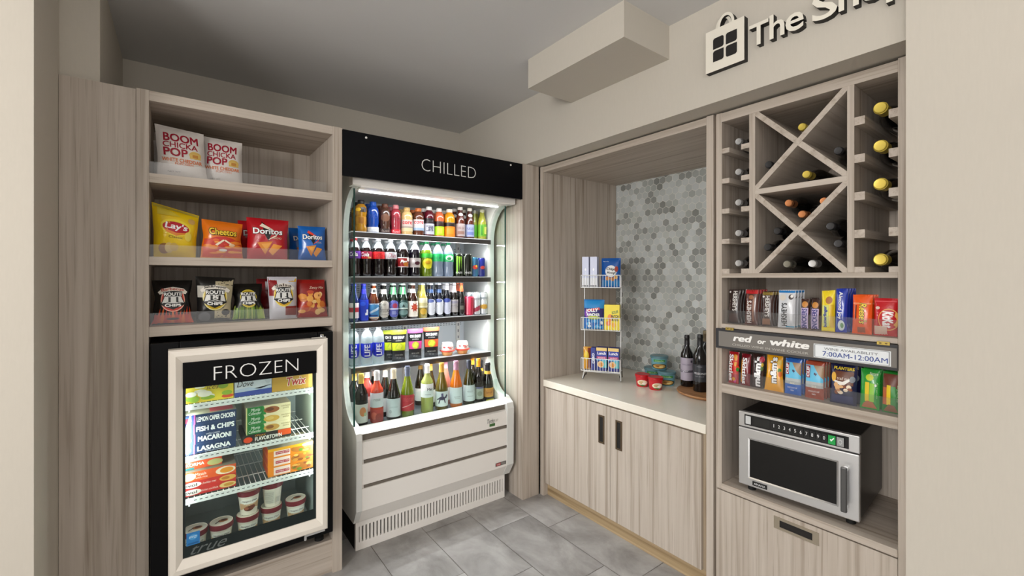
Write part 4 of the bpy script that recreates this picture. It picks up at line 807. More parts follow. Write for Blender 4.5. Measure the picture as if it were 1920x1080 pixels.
hs = [('e', .46, .55, .2, .12, '3A3450'), ('p', [(.60, .58), (.74, .80), (.84, .72), (.72, .52)], '3A3450'), ('p', [(.30, .52), (.22, .2), (.28, .2), (.38, .5)], '3A3450'), ('p', [(.55, .5), (.62, .22), (.68, .24), (.62, .54)], '3A3450'), ('p', [(.42, .64), (.40, .88), (.52, .9), (.54, .64)], '5A5478'), ('p', [(.28, .58), (.14, .5), (.14, .44), (.3, .5)], '3A3450')]
wine('wine_bottle', 'green gold wine bottle with a white label showing a rider on a horse', 1.352, 2.560, 'burg', 0.295, .041, '6A5A10', 'C8963A', [(.08, .40, 'DDE2E6', hs)], .25)
wine('wine_bottle', 'pink capped wine bottle standing behind the orange wine', 1.432, 2.655, 'burg', 0.295, .036, 'C07A6A', 'B88AA0', [(.1, .38, 'E0D4D0', [])], .3)
wine('wine_bottle', 'orange wine bottle with a white label and pinkish purple capsule', 1.458, 2.560, 'burg', 0.296, .041, 'E07A1A', 'A87A90', [(.08, .43, 'D2D8DC', [('r', .3, .4, .7, .44, 'A8ACB0'), ('r', .35, .3, .65, .33, 'A8ACB0')])], .35)
wine('wine_bottle', 'dark green wine bottle with a white label and black capsule', 1.556, 2.558, 'burg', 0.292, .0395, '2A2E0A', '2A2E3A', [(.08, .44, 'D0D6DA', [('t', 'PINOT', .3, .55, .7, .65, '8A9096'), ('r', .3, .3, .7, .34, 'A8ACB0')])], .2)
wine('wine_bottle', 'dark wine bottle with an orange capsule and grey label, beside the dark green one', 1.632, 2.558, 'wine', 0.292, .034, '0F0C08', 'F0A01E', [(.08, .36, 'A8ACA0', [('r', .2, .85, .9, 1, '5A5A80'), ('e', .5, .45, .2, .2, '8A9080')])])
wine('wine_bottle', 'dark wine bottle with an orange capsule standing at the back', 1.640, 2.65, 'wine', 0.292, .034, '0F0C08', 'F0A428', [(.08, .36, 'A8ACA0', [])])
wine('sparkling_wine_bottle', 'black sparkling wine bottle with a gold neck band and orange label at the right end', 1.710, 2.563, 'cava', .255, .0395, '0E0D0A', '1A1A1E', [(.10, .34, 'D89A3A', [('r', .15, .15, .85, .85, 'C8843A'), ('t', 'brut', .3, .4, .7, .65, '6A3A10')]), (.70, .78, 'D8A83A', [])])
wine('sparkling_wine_bottle', 'black sparkling wine bottle with a gold neck band standing behind the end one', 1.7155, 2.662, 'cava', .257, .0372, '0E0D0A', '1C1C22', [(.10, .34, 'D89A3A', []), (.70, .78, 'D8A83A', [])])
carton('price_card', 'small yellow price card lying on the front right of the wine deck', 'card', (1.70, 2.5185, Z5), 0, .06, .003, .012, 'E8E020')

# ================================================================== COUNTER ALCOVE
XF = 2.0
al = thing('counter_alcove', 'pale wood alcove surround framing the counter', 'cabinet', (0, 0, 0))
bx('side_panel', al, XF, 2.755, 2.308, 2.343, 0, 2.262, WV, .0012)
bx('side_panel', al, XF, 2.755, 1.097, 1.132, 0, 2.262, WV, .0012)
bx('top_panel', al, XF, 2.755, 1.132, 2.308, 2.222, 2.258, WY, .0012)
bx('back_board', al, 2.762, 2.775, 1.10, 2.34, 0, 2.262, mat('A8A89E', .7))
# hexagon mosaic backsplash
HX = [mat(h, .35) for h in ('BEC2C0', 'B2B6B3', 'A3A6A2', '90928E', 'C6CAC8', '82847F', 'B8BCB6', 'A9AEAA')]
hm = MB().box(2.757, 2.762, 1.132, 2.308, .8, 2.222, mat('DAD8D0', .7)); R_ = .0272; rh = random.Random(12)
dyh = math.sqrt(3) * (R_ + .0018); dzh = 1.5 * (R_ + .0018) * 1.0
j = 0; z = .8
while z < 2.24:
    y = 1.132 - (dyh / 2 if j % 2 else 0)
    while y < 2.33:
        pts = [(y + R_ * math.cos(PI / 2 + k * PI / 3), z + R_ * math.sin(PI / 2 + k * PI / 3)) for k in range(6)]
        pts = [(min(2.307, max(1.133, a)), min(2.221, max(.801, b))) for a, b in pts]
        if max(p[0] for p in pts) - min(p[0] for p in pts) > .008 and max(p[1] for p in pts) - min(p[1] for p in pts) > .008:
            q = []
            for p in pts:
                if not q or (abs(p[0] - q[-1][0]) + abs(p[1] - q[-1][1])) > 1e-5: q.append(p)
            if len(q) > 2:
                hm.add([(2.7555, a, b) for a, b in q], [tuple(range(len(q)))], HX[min(7, int(abs(rh.gauss(0, 3.2))))])
        y += dyh
    z += dzh; j += 1
hm.build('hexagon_mosaic', al)
bc = thing('base_cabinet', 'low pale wood base cabinet with two doors below the white countertop', 'cabinet', (2.02, 1.72, 0))
def rel(o, r): o.location = -Vector(r.location); return o
WCARC = wood('wood_carcass', 'z', 'B8A892', 'A6947C', '86725C')
rel(bx('carcass', bc, 2.019, 2.75, 1.133, 2.307, .092, .752, WCARC), bc)
rel(bx('kick_board', bc, 2.037, 2.05, 1.133, 2.307, 0, .092, wood('wood_kick', 'y', 'C0A988', 'AE9672', '8E7654')), bc)
def pull(par, ro, y0, y1, z0, z1, horizontal=False, fm=BRONZE):
    fw = .010 if not horizontal else .022; zz = .010 if not horizontal else .011; x = XF
    m_ = MB().box(x - .0025, x + .001, y0, y0 + fw, z0, z1, fm).box(x - .0025, x + .001, y1 - fw, y1, z0, z1, fm).box(x - .0025, x + .001, y0 + fw, y1 - fw, z0, z0 + zz, fm).box(x - .0025, x + .001, y0 + fw, y1 - fw, z1 - zz, z1, fm).box(x - .0007, x + .0005, y0 + fw, y1 - fw, z0 + zz, z1 - zz, mat('120E0A', .6))
    return m_.build('recessed_pull', par)
for y0, y1, py0, py1, dz in ((1.7205, 2.288, 1.762, 1.808, 0), (1.157, 1.7175, 1.632, 1.678, 0)):
    d = rel(bx('door', bc, XF, 2.018, y0, y1, .096, .746, WV, .001), bc)
    pull(d, bc, py0, py1, .517, .684)
ct = tag(MB().box(1.996, 2.752, 1.133, 2.307, .755, .7995, mat('E9E2D4', .25, 0, .2)).build('countertop', bevel=.003), 'white stone countertop filling the alcove above the base cabinet', 'countertop')

# ---- wire snack rack
rk = thing('wire_snack_rack', 'white wire three tier snack rack standing on the countertop by the wood side', 'rack', (2.292, 2.045, .80), math.atan2(-.219, .137))
RW = .129
u_ = MB()
for s in (-1, 1): u_.tube([(s * RW, -.005, .004), (s * (RW - .006), .02, .05), (s * (RW - .006), .03, .09), (s * (RW - .004), .045, .70)], .0032, WIRE)
u_.tube([(-RW + .006, .02, .05), (RW - .006, .02, .05)], .0028, WIRE)
u_.build('frame', rk)
for s in (-1, 1): MB().tube([(s * (RW - .004), .045, .16), (s * (RW - .004), .10, .012)], .0036, mat('4A4640', .4, .5)).tube([(s * RW, -.005, .004), (s * (RW - .012), .035, .03)], .0042, mat('2A2622', .4)).build('foot', rk)
TZ = (.072, .346, .631)
for z in TZ:
    b_ = MB(); y0, y1 = -.055, .04
    for zz in (z, z + .083): b_.tube([(-RW, y1, zz), (-RW, y0, zz), (RW, y0, zz), (RW, y1, zz)], .0024, WIRE, 6)
    b_.tube([(-RW, y1, z), (RW, y1, z)], .0024, WIRE, 6)
    for i in range(15):
        x = -RW + 2 * RW * i / 14; b_.tube([(x, y0, z + .083), (x, y0, z), (x, y1, z)], .0015, WIRE, 5)
    for yy in (-.02, .01): b_.tube([(-RW, yy, z), (-RW, yy, z + .083)], .0015, WIRE, 5); b_.tube([(RW, yy, z), (RW, yy, z + .083)], .0015, WIRE, 5)
    b_.build('basket', rk)
rkm = Matrix.Translation(rk.location) @ Matrix.Rotation(rk.rotation_euler.z, 4, 'Z')
def onrack(x, y, t): return tuple(rkm @ Vector((x, y, TZ[t] + .0028)))
rr_ = rk.rotation_euler.z
wbx = [('r', 0, 0, 1, .3, 'DCDEE4'), ('e', .5, .58, .12, .045, 'F4F6FC'), ('t', 'crackers', .4, .25, .6, .52, 'F0F4FA', {'r': 90}), ('r', .05, .02, .95, .06, '4A4A50')]
carton('snack_box', 'narrow pale lilac box at the left of the top tier of the wire rack', 'snack box', onrack(-.101, -.01, 2), rr_, .044, .07, .205, 'C9CEE6', wbx)
carton('snack_box', 'narrow pale lilac box beside the blue cookie bag on the wire rack', 'snack box', onrack(-.046, -.01, 2), rr_, .046, .07, .205, 'C9CEE6', wbx)
ahoy = [('r', .03, .04, .97, .24, '1A78B8'), ('e', .52, .55, .30, .2, 'F0F0F0'), ('t', 'Chips', .28, .56, .76, .68, '16161A', {'b': .04, 'sl': -.02}), ('t', 'Ahoy!', .30, .44, .76, .55, '16161A', {'b': .04, 'sl': -.02}), ('e', .80, .62, .09, .1, 'A83A2A'), ('e', .35, .30, .13, .07, 'C8822E'), ('e', .6, .28, .13, .07, 'B06A22'), ('e', .78, .34, .1, .06, 'D0983E'), ('t', 'family', .1, .86, .4, .9, 'D8E4F4')]
bag('cookie_bag', 'bright blue cookie bag on the top tier of the wire rack', 'snack bag', onrack(.062, .005, 2), rr_, .128, .196, .022, '0E56A8', ahoy, lean=.01, seed=61, waist=.02)
jol = [('r', .02, .03, .98, .40, '2A70C0'), ('r', .02, .40, .98, .70, '28206E'), ('r', .02, .72, .98, .96, '1A86C8'), ('e', .2, .52, .16, .14, '7A3AA8'), ('p', [(.12, .66), (.78, .74), (.80, .66), (.14, .6)], 'D84A4A'), ('t', 'JOLLY', .12, .535, .72, .68, 'FFFFFF', {'b': .05, 'sl': .03}), ('t', 'RANCHER', .16, .44, .80, .54, 'FFFFFF', {'b': .05}), ('e', .5, .39, .32, .06, 'B8C82A'), ('t', 'HARD CANDY', .26, .37, .74, .41, '2A5A1A')] + blobs(['E8F4FA', '1A3AA0', '6AB8E8', '2A8AD0'], .1, .06, .9, .3, 16, 3, .07, .05)
bag('candy_bag', 'blue hard candy bag on the middle tier of the wire rack', 'snack bag', onrack(-.050, -.005, 1), rr_, .140, .20, .024, '1878C0', jol, lean=.01, seed=62, waist=.02)
spk = [('e', .38, .48, .16, .15, 'F08A2A'), ('e', .28, .26, .15, .1, 'F0824A'), ('e', .62, .2, .14, .1, 'F4B02A'), ('t', 'SOUR', .5, .62, .92, .74, '6A8A2A', {'b': .05, 'sl': .06}), ('t', 'PATCH', .45, .48, .95, .6, '16160E', {'b': .05}), ('t', 'KIDS', .5, .36, .92, .46, '16160E', {'b': .04})]
carton('candy_box', 'yellow sour candy box on the middle tier of the wire rack', 'snack box', onrack(.074, -.01, 1), rr_, .1, .05, .168, 'F2DA12', spk)
bag('candy_bag', 'small amber and brown candy bag on the lowest tier of the wire rack', 'snack bag', onrack(-.094, -.01, 0), rr_ + .3, .055, .152, .014, 'D89A22', [('r', .5, .05, .97, .95, '8A3A16'), ('e', .35, .6, .3, .2, 'E8C838')], seed=63, lean=.0, nu=8, nv=12)
carton('snack_box', 'slim dark blue box between the amber bag and the cracker boxes on the lowest tier', 'snack box', onrack(-.049, -.01, 0), rr_, .033, .06, .15, '1E2E86', [('t', 'OREO', .25, .3, .75, .75, 'F0F2FA', {'r': 90, 'b': .04})])
rit = [('r', 0, .86, 1, 1, 'E8C878'), ('r', 0, .62, 1, .86, '2A3A9A'), ('t', 'Lunch', .1, .70, .9, .82, 'F4F4F4', {'b': .03}), ('r', .04, .52, .96, .62, 'B84A7A'), ('t', 'mini', .2, .54, .8, .6, 'F4E0EC'), ('r', 0, .44, 1, .5, '5AB0E0'), ('r', .5, .14, 1, .44, '5AC0C8'), ('e', .42, .28, .32, .14, 'E8C088'), ('e', .44, .27, .2, .09, 'D89038')]
carton('snack_box', 'left of the two blue cracker boxes on the lowest tier of the wire rack', 'snack box', onrack(.007, -.01, 0), rr_, .07, .06, .154, '1E2A80', rit)
carton('snack_box', 'right of the two blue cracker boxes on the lowest tier of the wire rack', 'snack box', onrack(.085, -.01, 0), rr_, .07, .06, .154, '1E2A80', rit)

# ---- tubs, board and bottles on the counter
def cup(name, label, loc, rz, r, h, col, lidc, ops, grp):
    root = thing(name, label, 'food tub', loc, rz, grp)
    MB().lathe([(0, 0), (r * .78, 0), (r * .82, .003), (r * .95, h * .84)], mat(col, .3)).build('tub_body', root)
    MB().lathe([(r * .95, h * .80), (r * 1.02, h * .82), (r * 1.02, h * .96), (r * .96, h), (r * .9, h * .985), (0, h * .985)], mat(lidc, .3)).build('lid', root)
    lb = MB()
    def S(u, v, L):
        q = r * (.82 + .125 * v) + .0006 + .0004 * L; a = -PI / 2 + (2 * u - 1) * 1.2
        return (q * math.cos(a), q * math.sin(a), h * (.05 + .74 * v))
    apply(lb, S, ops); lb.build('label', root); return root
AF = -.95
redo = [('e', .5, .42, .34, .3, 'E8DCC0'), ('e', .42, .45, .16, .16, 'C8A878'), ('e', .6, .35, .12, .12, 'F4F0E4'), ('p', [(.2, .2), (.5, .02), (.75, .12), (.5, .2)], '3A6A2A')]
cup('cereal_cup', 'red lidded food tub, left of the two red ones on the counter', (2.392, 1.787, .80), AF, .046, .078, 'C0202A', 'B8141E', redo, 'red food tubs on the counter')
cup('cereal_cup', 'red lidded food tub, right of the two red ones on the counter', (2.388, 1.686, .80), AF + .3, .046, .078, 'C0202A', 'B8141E', redo, 'red food tubs on the counter')
bluo = [('r', .2, .72, .8, .95, '3E8A3A'), ('t', 'noodle', .28, .76, .72, .9, 'CFE8C0'), ('e', .5, .28, .44, .27, '16140F'), ('e', .5, .28, .36, .21, 'C8A056'), ('e', .46, .32, .18, .1, '8A5A24'), ('e', .6, .24, .12, .08, 'E4CC88')]
cup('soup_tub', 'blue food tub on the counter, left of the lower pair', (2.583, 1.846, .80), AF, .057, .09, '6FA6B4', '5A7E86', bluo, 'blue food tubs stacked on the counter')
cup('soup_tub', 'blue food tub on the counter, right of the lower pair and beside the red tubs', (2.545, 1.712, .80), AF, .057, .09, '6FA6B4', '5A7E86', bluo, 'blue food tubs stacked on the counter')
cup('soup_tub', 'blue food tub balanced on top of the lower pair', (2.564, 1.782, .8905), AF, .057, .09, '6FA6B4', '5A7E86', bluo, 'blue food tubs stacked on the counter')
tag(MB().lathe([(0, .80), (.17, .80), (.185, .806), (.19, .814), (.187, .8195), (0, .8195)], WD, 48, (2.545, 1.415)).build('round_board'), 'round wooden board under the red wine bottles on the counter', 'board')
wine('wine_bottle', 'red wine bottle with a lilac grey label on the round wooden board', 2.553, 1.572, 'wine', .318, .038, '0B0A0C', '1C1A1C', [(.12, .56, 'A9A0AE', [('r', 0, .36, 1, .46, '55505C'), ('t', 'cigar', .1, .36, .6, .48, 'E4E0EA', {'s': .3}), ('t', 'MALBEC', .2, .68, .8, .74, '6A6474'), ('r', .72, .8, .86, .9, '4A4450')])], .05, .82, -1.02)
wine('wine_bottle', 'tallest red wine bottle with a dark slate label in front on the round board', 2.498, 1.452, 'wine', .338, .0405, '0A090B', '141416', [(.18, .48, '2E3036', [('r', .3, .86, .6, .9, '6A6C72'), ('t', 'PRISONER', .12, .42, .88, .54, 'D0D2D6', {'s': .2}), ('t', 'red blend', .2, .28, .7, .36, '8A8C92')])], .05, .82, -1.02)
wine('sparkling_wine_bottle', 'bronze foiled bottle standing behind the tallest red wine bottle', 2.600, 1.475, 'wine', .352, .038, '120F0A', '6A5A3E', [(.2, .5, '2A2620', [])], .05, .82, -1.02)

# ================================================================== WINE AND SNACK CABINET (right end)
wc = thing('wine_cabinet', 'tall pale wood cabinet holding the wine rack, candy shelves and microwave', 'cabinet', (0, 0, 0))
XB = 2.45
MB().box(XF, XB, 1.057, 1.083, .524, 2.258, WV).box(2.0212, XB, 1.057, 1.083, 0, .524, WV).build('side_panel', wc, bevel=.001)
bx('added_gap_strip', wc, 2.022, 2.03, 1.0835, 1.0965, 0, 2.255, WV)  # wood strip added so the dark gap beside the cabinet looks less black
bx('side_panel', wc, XF - .0, XB, .407, .430, 0, 2.262, WV, .001)
bx('top_panel', wc, XF, XB, .430, 1.057, 2.215, 2.256, WY, .001)
bx('back_panel', wc, XB, XB + .012, .407, 1.083, 0, 2.256, WV)
bx('divider', wc, XF, XB, .909, .934, 1.518, 2.215, WV, .001)
bx('divider', wc, XF, XB, .555, .577, 1.518, 2.215, WV, .001)
bx('shelf', wc, XF, XB, .577, .909, 1.859, 1.882, WY, .001)
bx('shelf', wc, XF, XB, .430, 1.057, 1.498, 1.518, WY, .001)
bx('shelf', wc, XF, XB, .430, 1.057, 1.268, 1.2875, WY, .001)
bx('shelf', wc, XF, XB, .430, 1.057, .970, 1.0115, WY, .001)
bx('shelf', wc, XF - .004, XB, .430, 1.057, .524, .5525, WY, .003)
def slat(y0, z0, y1, z1, t=.021, x_off=.001):
    L = math.hypot(y1 - y0, z1 - z0); ny, nz = -(z1 - z0) / L * t / 2, (y1 - y0) / L * t / 2
    p = [(y0 + ny, z0 + nz), (y1 + ny, z1 + nz), (y1 - ny, z1 - nz), (y0 - ny, z0 - nz)]
    m_ = MB(); a = [(XF + x_off, y, z) for y, z in p]; b = [(XB, y, z) for y, z in p]
    m_.add(a + b, [(0, 1, 2, 3), (7, 6, 5, 4), (0, 4, 5, 1), (1, 5, 6, 2), (2, 6, 7, 3), (3, 7, 4, 0)], WX).build('slat', wc)
e = -.006
for zb, zt in ((1.882, 2.215), (1.518, 1.859)):
    slat(.909 - e, zb + e, .577 + e, zt - e); slat(.909 - e, zt - e, .577 + e, zb + e, .0210, .0022)
CZ = (2.092, 1.9535, 1.8145, 1.6755, 1.5385)
for z in CZ:
    for ya, yb_ in ((1.0225, 1.057), (.934, .9695), (.5235, .555), (.430, .4555)):
        h_ = .022 if ya > .9 else .030
        bx('cleat', wc, XF + .002, XB - .01, ya, yb_, z - h_, z, WX)
d = bx('drawer', wc, XF, 2.02, .431, 1.083, .004, .518, WV, .001)
PULL = mat('A59A88', .4, .5)
pull(d, None, .668, .832, .450, .500, True, PULL)
for z, hh in ((1.288, .062), (1.012, .062)):
    MB().box(XF + .008, XF + .011, .432, 1.055, z, z + hh, ACRYL).build('shelf_guard', wc)

# wine availability sign
ws = thing('wine_sign', 'grey sign strip reading red or white with a wine hours card', 'sign', (XF - .002, .7535, 1.178), -PI / 2)
ws.location = (XF, .7505, 1.176)
MB().box(-.3255, .3225, -.016, -.001, 0, .090, mat('2A2A2E', .5)).build('sign_frame', ws)
MB().box(-.311, .3215, -.0175, -.016, .010, .078, mat('77726C', .55)).build('sign_face', ws)
def SS(u, v, L): return (-.311 + u * .6325, -.0178 - .0003 * L, .010 + v * .068)
t_ = MB(); apply(t_, SS, [('t', 'red', .105, .44, .235, .86, 'F4F2EE', {'b': .045, 's': .2}), ('t', 'or', .27, .44, .325, .66, 'F4F2EE', {'b': .04, 's': .2}), ('t', 'white', .35, .44, .58, .86, 'F4F2EE', {'b': .045, 's': .2}), ('t', 'CHILLED WINE IN WINE COOLER', .10, .14, .575, .27, 'BEBAB2')]); t_.build('lettering', ws)
cdm = MB().box(.071, .306, -.0195, -.0178, .013, .066, mat('E8ECEE', .4)).build('hours_card', ws)
t_ = MB(); apply(t_, lambda u, v, L: (.071 + u * .235, -.0197 - .0003 * L, .013 + v * .053), [('r', .02, .04, .98, .06, '4A4A50'), ('r', .02, .94, .98, .96, '4A4A50'), ('r', .015, .05, .022, .95, '4A4A50'), ('r', .978, .05, .985, .95, '4A4A50'), ('t', 'WINE AVAILABILITY', .15, .63, .85, .80, '6A6C70'), ('t', '7:00AM-12:00AM', .13, .18, .965, .52, '1E3E90')]); t_.build('hours_lettering', cdm)
for x in (-.26, .285): MB().box(x - .018, x + .018, -.020, -.016, .086, .098, BRASS).box(x - .011, x - .005, -.021, -.0155, .09, .094, mat('5A4A20', .5)).box(x + .005, x + .011, -.021, -.0155, .09, .094, mat('5A4A20', .5)).build('hinge', ws)

# rack bottles, lying with their necks to the front
def lying(label, y, z, x, cap, kind='wine', h=.30, r=.0365, body='0C0B0A', capr=None):
    root = thing('wine_bottle', label, 'wine bottle', (x + h, y, z), 0); root.rotation_euler = (0, -PI / 2, 0)
    bottle_parts(root, kind, h, r, liquid(body, .05), C(cap) if isinstance(cap, str) else cap); return root
SIL = mat('D4D6D8', .3, .8); GOLD = mat('DCC458', .3, .5); COP = mat('D08A5A', .3, .7); GRY = mat('3C3C3E', .3, .5)
ords = ('topmost', 'second from the top', 'third from the top', 'fourth from the top', 'lowest')
for i, z in enumerate(CZ):
    zc = z + math.sqrt(.0366 ** 2 - .0265 ** 2) + .0006
    lying('silver capped wine bottle lying ' + ords[i] + ' in the narrow left column', .996, zc, 2.03, SIL)
for i, z in ((0, CZ[0]), (1, CZ[1]), (2, CZ[2]), (4, CZ[4])):
    zc = z + math.sqrt(.043 ** 2 - .0342 ** 2) + .0006
    lying('gold topped sparkling wine bottle lying ' + ords[i] + ' in the right column', .4895, zc, 2.04, GOLD, 'cava', .305, .043)
for y, z, x, cp, lab in (
    (.7425, 2.117, 2.04, GOLD, 'lying wine bottle with a gold cap in the top bin of the upper cross'), (.727, 1.9195, 2.04, GOLD, 'lying wine bottle with a gold cap on the floor of the upper cross'),
    (.6145, 1.9885, 2.03, GRY, 'lying wine bottle with a dark cap in the right bin of the upper cross'), (.8715, 1.9885, 2.04, GRY, 'lying wine bottle with a dark cap in the left bin of the upper cross'),
    (.7425, 1.759, 2.04, COP, 'copper capped wine bottle, lowest of the three lying in one bin'), (.7965, 1.813, 2.05, COP, 'copper capped wine bottle, upper left of the three lying in one bin'), (.6885, 1.813, 2.11, COP, 'copper capped wine bottle, upper right of the three lying in one bin'),
    (.8715, 1.6305, 2.03, GRY, 'lower of two lying bottles with dark caps in the left bin of the lower cross'), (.8450, 1.700, 2.06, GRY, 'upper of two lying bottles with dark caps in the left bin of the lower cross'),
    (.6145, 1.6305, 2.03, GRY, 'lower of two lying bottles with dark caps in the right bin of the lower cross'), (.6400, 1.700, 2.03, GRY, 'upper of two lying bottles with dark caps in the right bin of the lower cross'),
    (.795, 1.5555, 2.03, mat('8E8C80', .3, .7), 'dull silver capped bottle lying in the bottom bin of the lower cross'), (.702, 1.5555, 2.03, SIL, 'bright silver capped bottle lying in the bottom bin of the lower cross')):
    lying(lab, y, z, x, cp)

# ---- candy shelf
RR = -PI / 2; ZC = 1.288; XC = 2.045
def bar(name, label, y, w, h, t, col, ops, x=XC, z=ZC, lean=.012, rz=RR, n=0, step=.03, dy=0, grp=None, back='', nm=None, **k):
    k.setdefault('seed', int(y * 1000)); k.setdefault('waist', .02)
    o = bag(name, label, 'candy' if nm is None else nm, (x, y, z), rz, w, h, t, col, ops, grp, lean=lean, nu=14, nv=20, **k)
    for i in range(n): dup(o, (x + step * (i + 1), y + dy * (i + 1), z), back + ', ' + ('second', 'third', 'fourth')[i] + ' in its row on the ' + ('candy shelf' if z > 1.2 else 'lower candy shelf'))
    return o
def hersh(text_c, lo): return [('t', "HERSHEY'S", .34, .22, .68, .96, text_c, {'r': -90 if lo else 90, 'b': .03})]
bar('chocolate_bar', 'dark brown chocolate bar with white lettering at the left end of the candy shelf', 1.024, .052, .155, .010, '2E1C18', [('t', "HERSHEY'S", .42, .38, .80, .96, 'E4E0DC', {'r': -90, 'b': .03}), ('t', 'milk chocolate', .16, .4, .26, .7, '9A8A80', {'r': -90}), ('e', .14, .93, .08, .03, 'D8D4D0'), ('r', .1, .06, .9, .3, '4A2E26')], n=3, step=.028, back='dark brown chocolate bar')
bar('chocolate_bar', 'brown chocolate bar with a red top edge and white lettering on the candy shelf', .946, .055, .158, .011, '5A2E24', [('r', .02, .88, .98, .985, 'C01A22'), ('t', "HERSHEY'S", .18, .06, .56, .68, 'E8E2DE', {'r': 90, 'b': .03}), ('e', .5, .78, .18, .06, 'A06848'), ('r', .66, .1, .74, .8, 'A07058')], n=3, step=.028, back='red edged brown chocolate bar')
bar('chocolate_bar', 'brown chocolate bar with a gold top edge and white lettering on the candy shelf', .879, .046, .15, .010, '3A2018', [('r', .02, .9, .98, .985, '8A7430'), ('t', "HERSHEY'S", .34, .28, .74, .88, 'E0DCD8', {'r': -90, 'b': .03}), ('r', .1, .05, .8, .22, '8A5E44'), ('e', .16, .85, .12, .03, 'D8D4CC')], n=3, step=.028, back='gold edged brown chocolate bar')
bar('chocolate_bar', 'white chocolate bar with a blue top edge and black lettering on the candy shelf', .803, .066, .158, .012, 'D2D4D8', [('r', .02, .93, .98, .99, '1E7AC0'), ('t', "HERSHEY'S", .24, .05, .58, .66, '201E20', {'r': 90, 'b': .03}), ('e', .78, .82, .14, .07, '3A2A2A'), ('e', .82, .84, .08, .04, 'E8E4E0'), ('e', .3, .8, .2, .08, 'D8D0C4'), ('r', .5, .02, .98, .05, '3AA0C8')], n=3, step=.03, back='blue edged white chocolate bar')
snk = [('r', .1, .03, .92, .70, 'C8B4D8'), ('e', .5, .82, .36, .1, 'C8863A'), ('t', 'SNICKERS', .2, .04, .80, .68, '2A2A78', {'r': 90, 'b': .05})]
bar('candy_bar', 'brown wrapped caramel bar with blue lettering, left of the pair', .734, .031, .124, .010, '3A1C10', snk, grp='brown caramel bars on the candy shelf')
bar('candy_bar', 'brown wrapped caramel bar with blue lettering, right of the pair', .697, .031, .122, .010, '3A1C10', snk, grp='brown caramel bars on the candy shelf')
bar('candy_bar', 'dark brown caramel bar standing behind the brown pair', .712, .034, .128, .010, '2E1A12', snk, x=XC + .035)
bar('candy_bar', 'yellow candy bar with blue lettering on the candy shelf', .652, .041, .158, .011, 'EED21A', [('e', .6, .76, .25, .09, 'A8682A'), ('r', .08, .12, .6, .64, 'D8DC7A'), ('t', 'butterfinger', .18, .1, .52, .62, '1E3A9A', {'r': 90, 'b': .05}), ('r', .02, .02, .98, .08, 'F4E23A'), ('r', .7, .1, .96, .65, 'D8B010')], corners=((-.002, 0), (.002, 0), (-.004, 0), (0, .004)))
bar('candy_bar', 'deep blue candy bar with white script lettering on the candy shelf', .609, .038, .168, .012, '1A36A8', [('t', 'Almond Joy', .2, .3, .62, .93, 'F4F4F4', {'r': -90, 'b': .03}), ('e', .55, .16, .3, .12, 'D8E4E8'), ('e', .62, .16, .14, .06, '6A9A6A'), ('r', .1, .1, .2, .4, '3A6AC8')], n=3, step=.03, back='deep blue candy bar')
bar('candy_bar', 'bright orange peanut butter cup packet on the candy shelf', .544, .060, .146, .014, 'EE5A14', [('r', .04, .76, .96, .8, 'F49060'), ('t', "Reese's", .38, .26, .78, .80, '2A1A10', {'r': -90, 'b': .09, 's': .2}), ('t', "Reese's", .39, .27, .77, .79, 'F4D032', {'r': -90, 'b': .03, 's': .2}), ('r', .18, .38, .24, .74, '3A1C10'), ('r', .3, .03, .7, .18, 'A05A40')], n=2, step=.035, back='orange peanut butter cup packet')
bar('candy_bar', 'bright red wafer bar packet with an oval logo on the candy shelf', .475, .068, .136, .014, 'C41420', [('e', .66, .44, .44, .29, 'E8B05A'), ('e', .66, .44, .41, .265, 'C41420'), ('t', 'KitKat', .40, .22, .86, .66, 'F8F4F4', {'r': -90, 'b': .05, 's': .2}), ('e', .18, .74, .1, .04, 'E0C8B8'), ('r', .04, .9, .96, .93, 'E05058'), ('r', .05, .03, .6, .26, 'D8B8A8')])

# ---- lower candy shelf
ZD = 1.012
rain = blobs(['E8A01E', '3A8A2A', 'D84A9A', 'F4E8D8', 'E84A1E'], .6, .1, .95, .95, 10, 12, .12, .06)
bar('candy_bag', 'red fruit candy packet with white lettering at the left end of the lower candy shelf', 1.029, .046, .142, .012, 'B01820', [('r', .55, .3, .97, .9, 'D82A1A')] + rain + [('t', 'Skittles', .12, .08, .55, .92, 'FFFFFF', {'r': -90, 'b': .04})], z=ZD, lean=.02, corners=((.004, 0), (.004, 0), (-.002, 0), (-.002, 0)))
bar('candy_bag', 'dark red fruit candy packet with white lettering, second on the lower candy shelf', .975, .042, .14, .012, '7A1420', [('r', .0, .1, .25, .8, 'D8902A'), ('t', 'Skittles', .2, .05, .68, .88, 'FFFFFF', {'r': -90, 'b': .04})], z=ZD, lean=.02, corners=((.003, 0), (.003, 0), (0, 0), (0, 0)))
bar('candy_bag', 'dark brown candy packet with white lettering on the lower candy shelf', .922, .050, .146, .013, '3A2420', [('t', "m&m's", .25, .04, .85, .94, '120C0A', {'r': 90, 'b': .14}), ('t', "m&m's", .27, .05, .83, .93, 'FFFFFF', {'r': 90, 'b': .06}), ('e', .86, .86, .2, .09, 'B01E3A'), ('e', .9, .6, .1, .08, '5A7A3A'), ('e', .92, .7, .08, .06, 'D8B83A')], z=ZD, lean=.02)
bar('candy_bag', 'yellow candy packet with white lettering on the lower candy shelf', .852, .068, .15, .014, 'EFA81A', [('t', "m&m's", .28, .22, .72, .96, '20140C', {'r': 90, 'b': .14}), ('t', "m&m's", .3, .23, .70, .95, 'FFFFFF', {'r': 90, 'b': .06}), ('e', .84, .82, .14, .08, 'D8B02A'), ('e', .86, .6, .1, .06, '4A8A2A'), ('e', .9, .5, .1, .08, 'D86A1E')], z=ZD, lean=.02, waist=.08, corners=((-.004, 0), (.006, 0), (0, 0), (-.004, 0)))
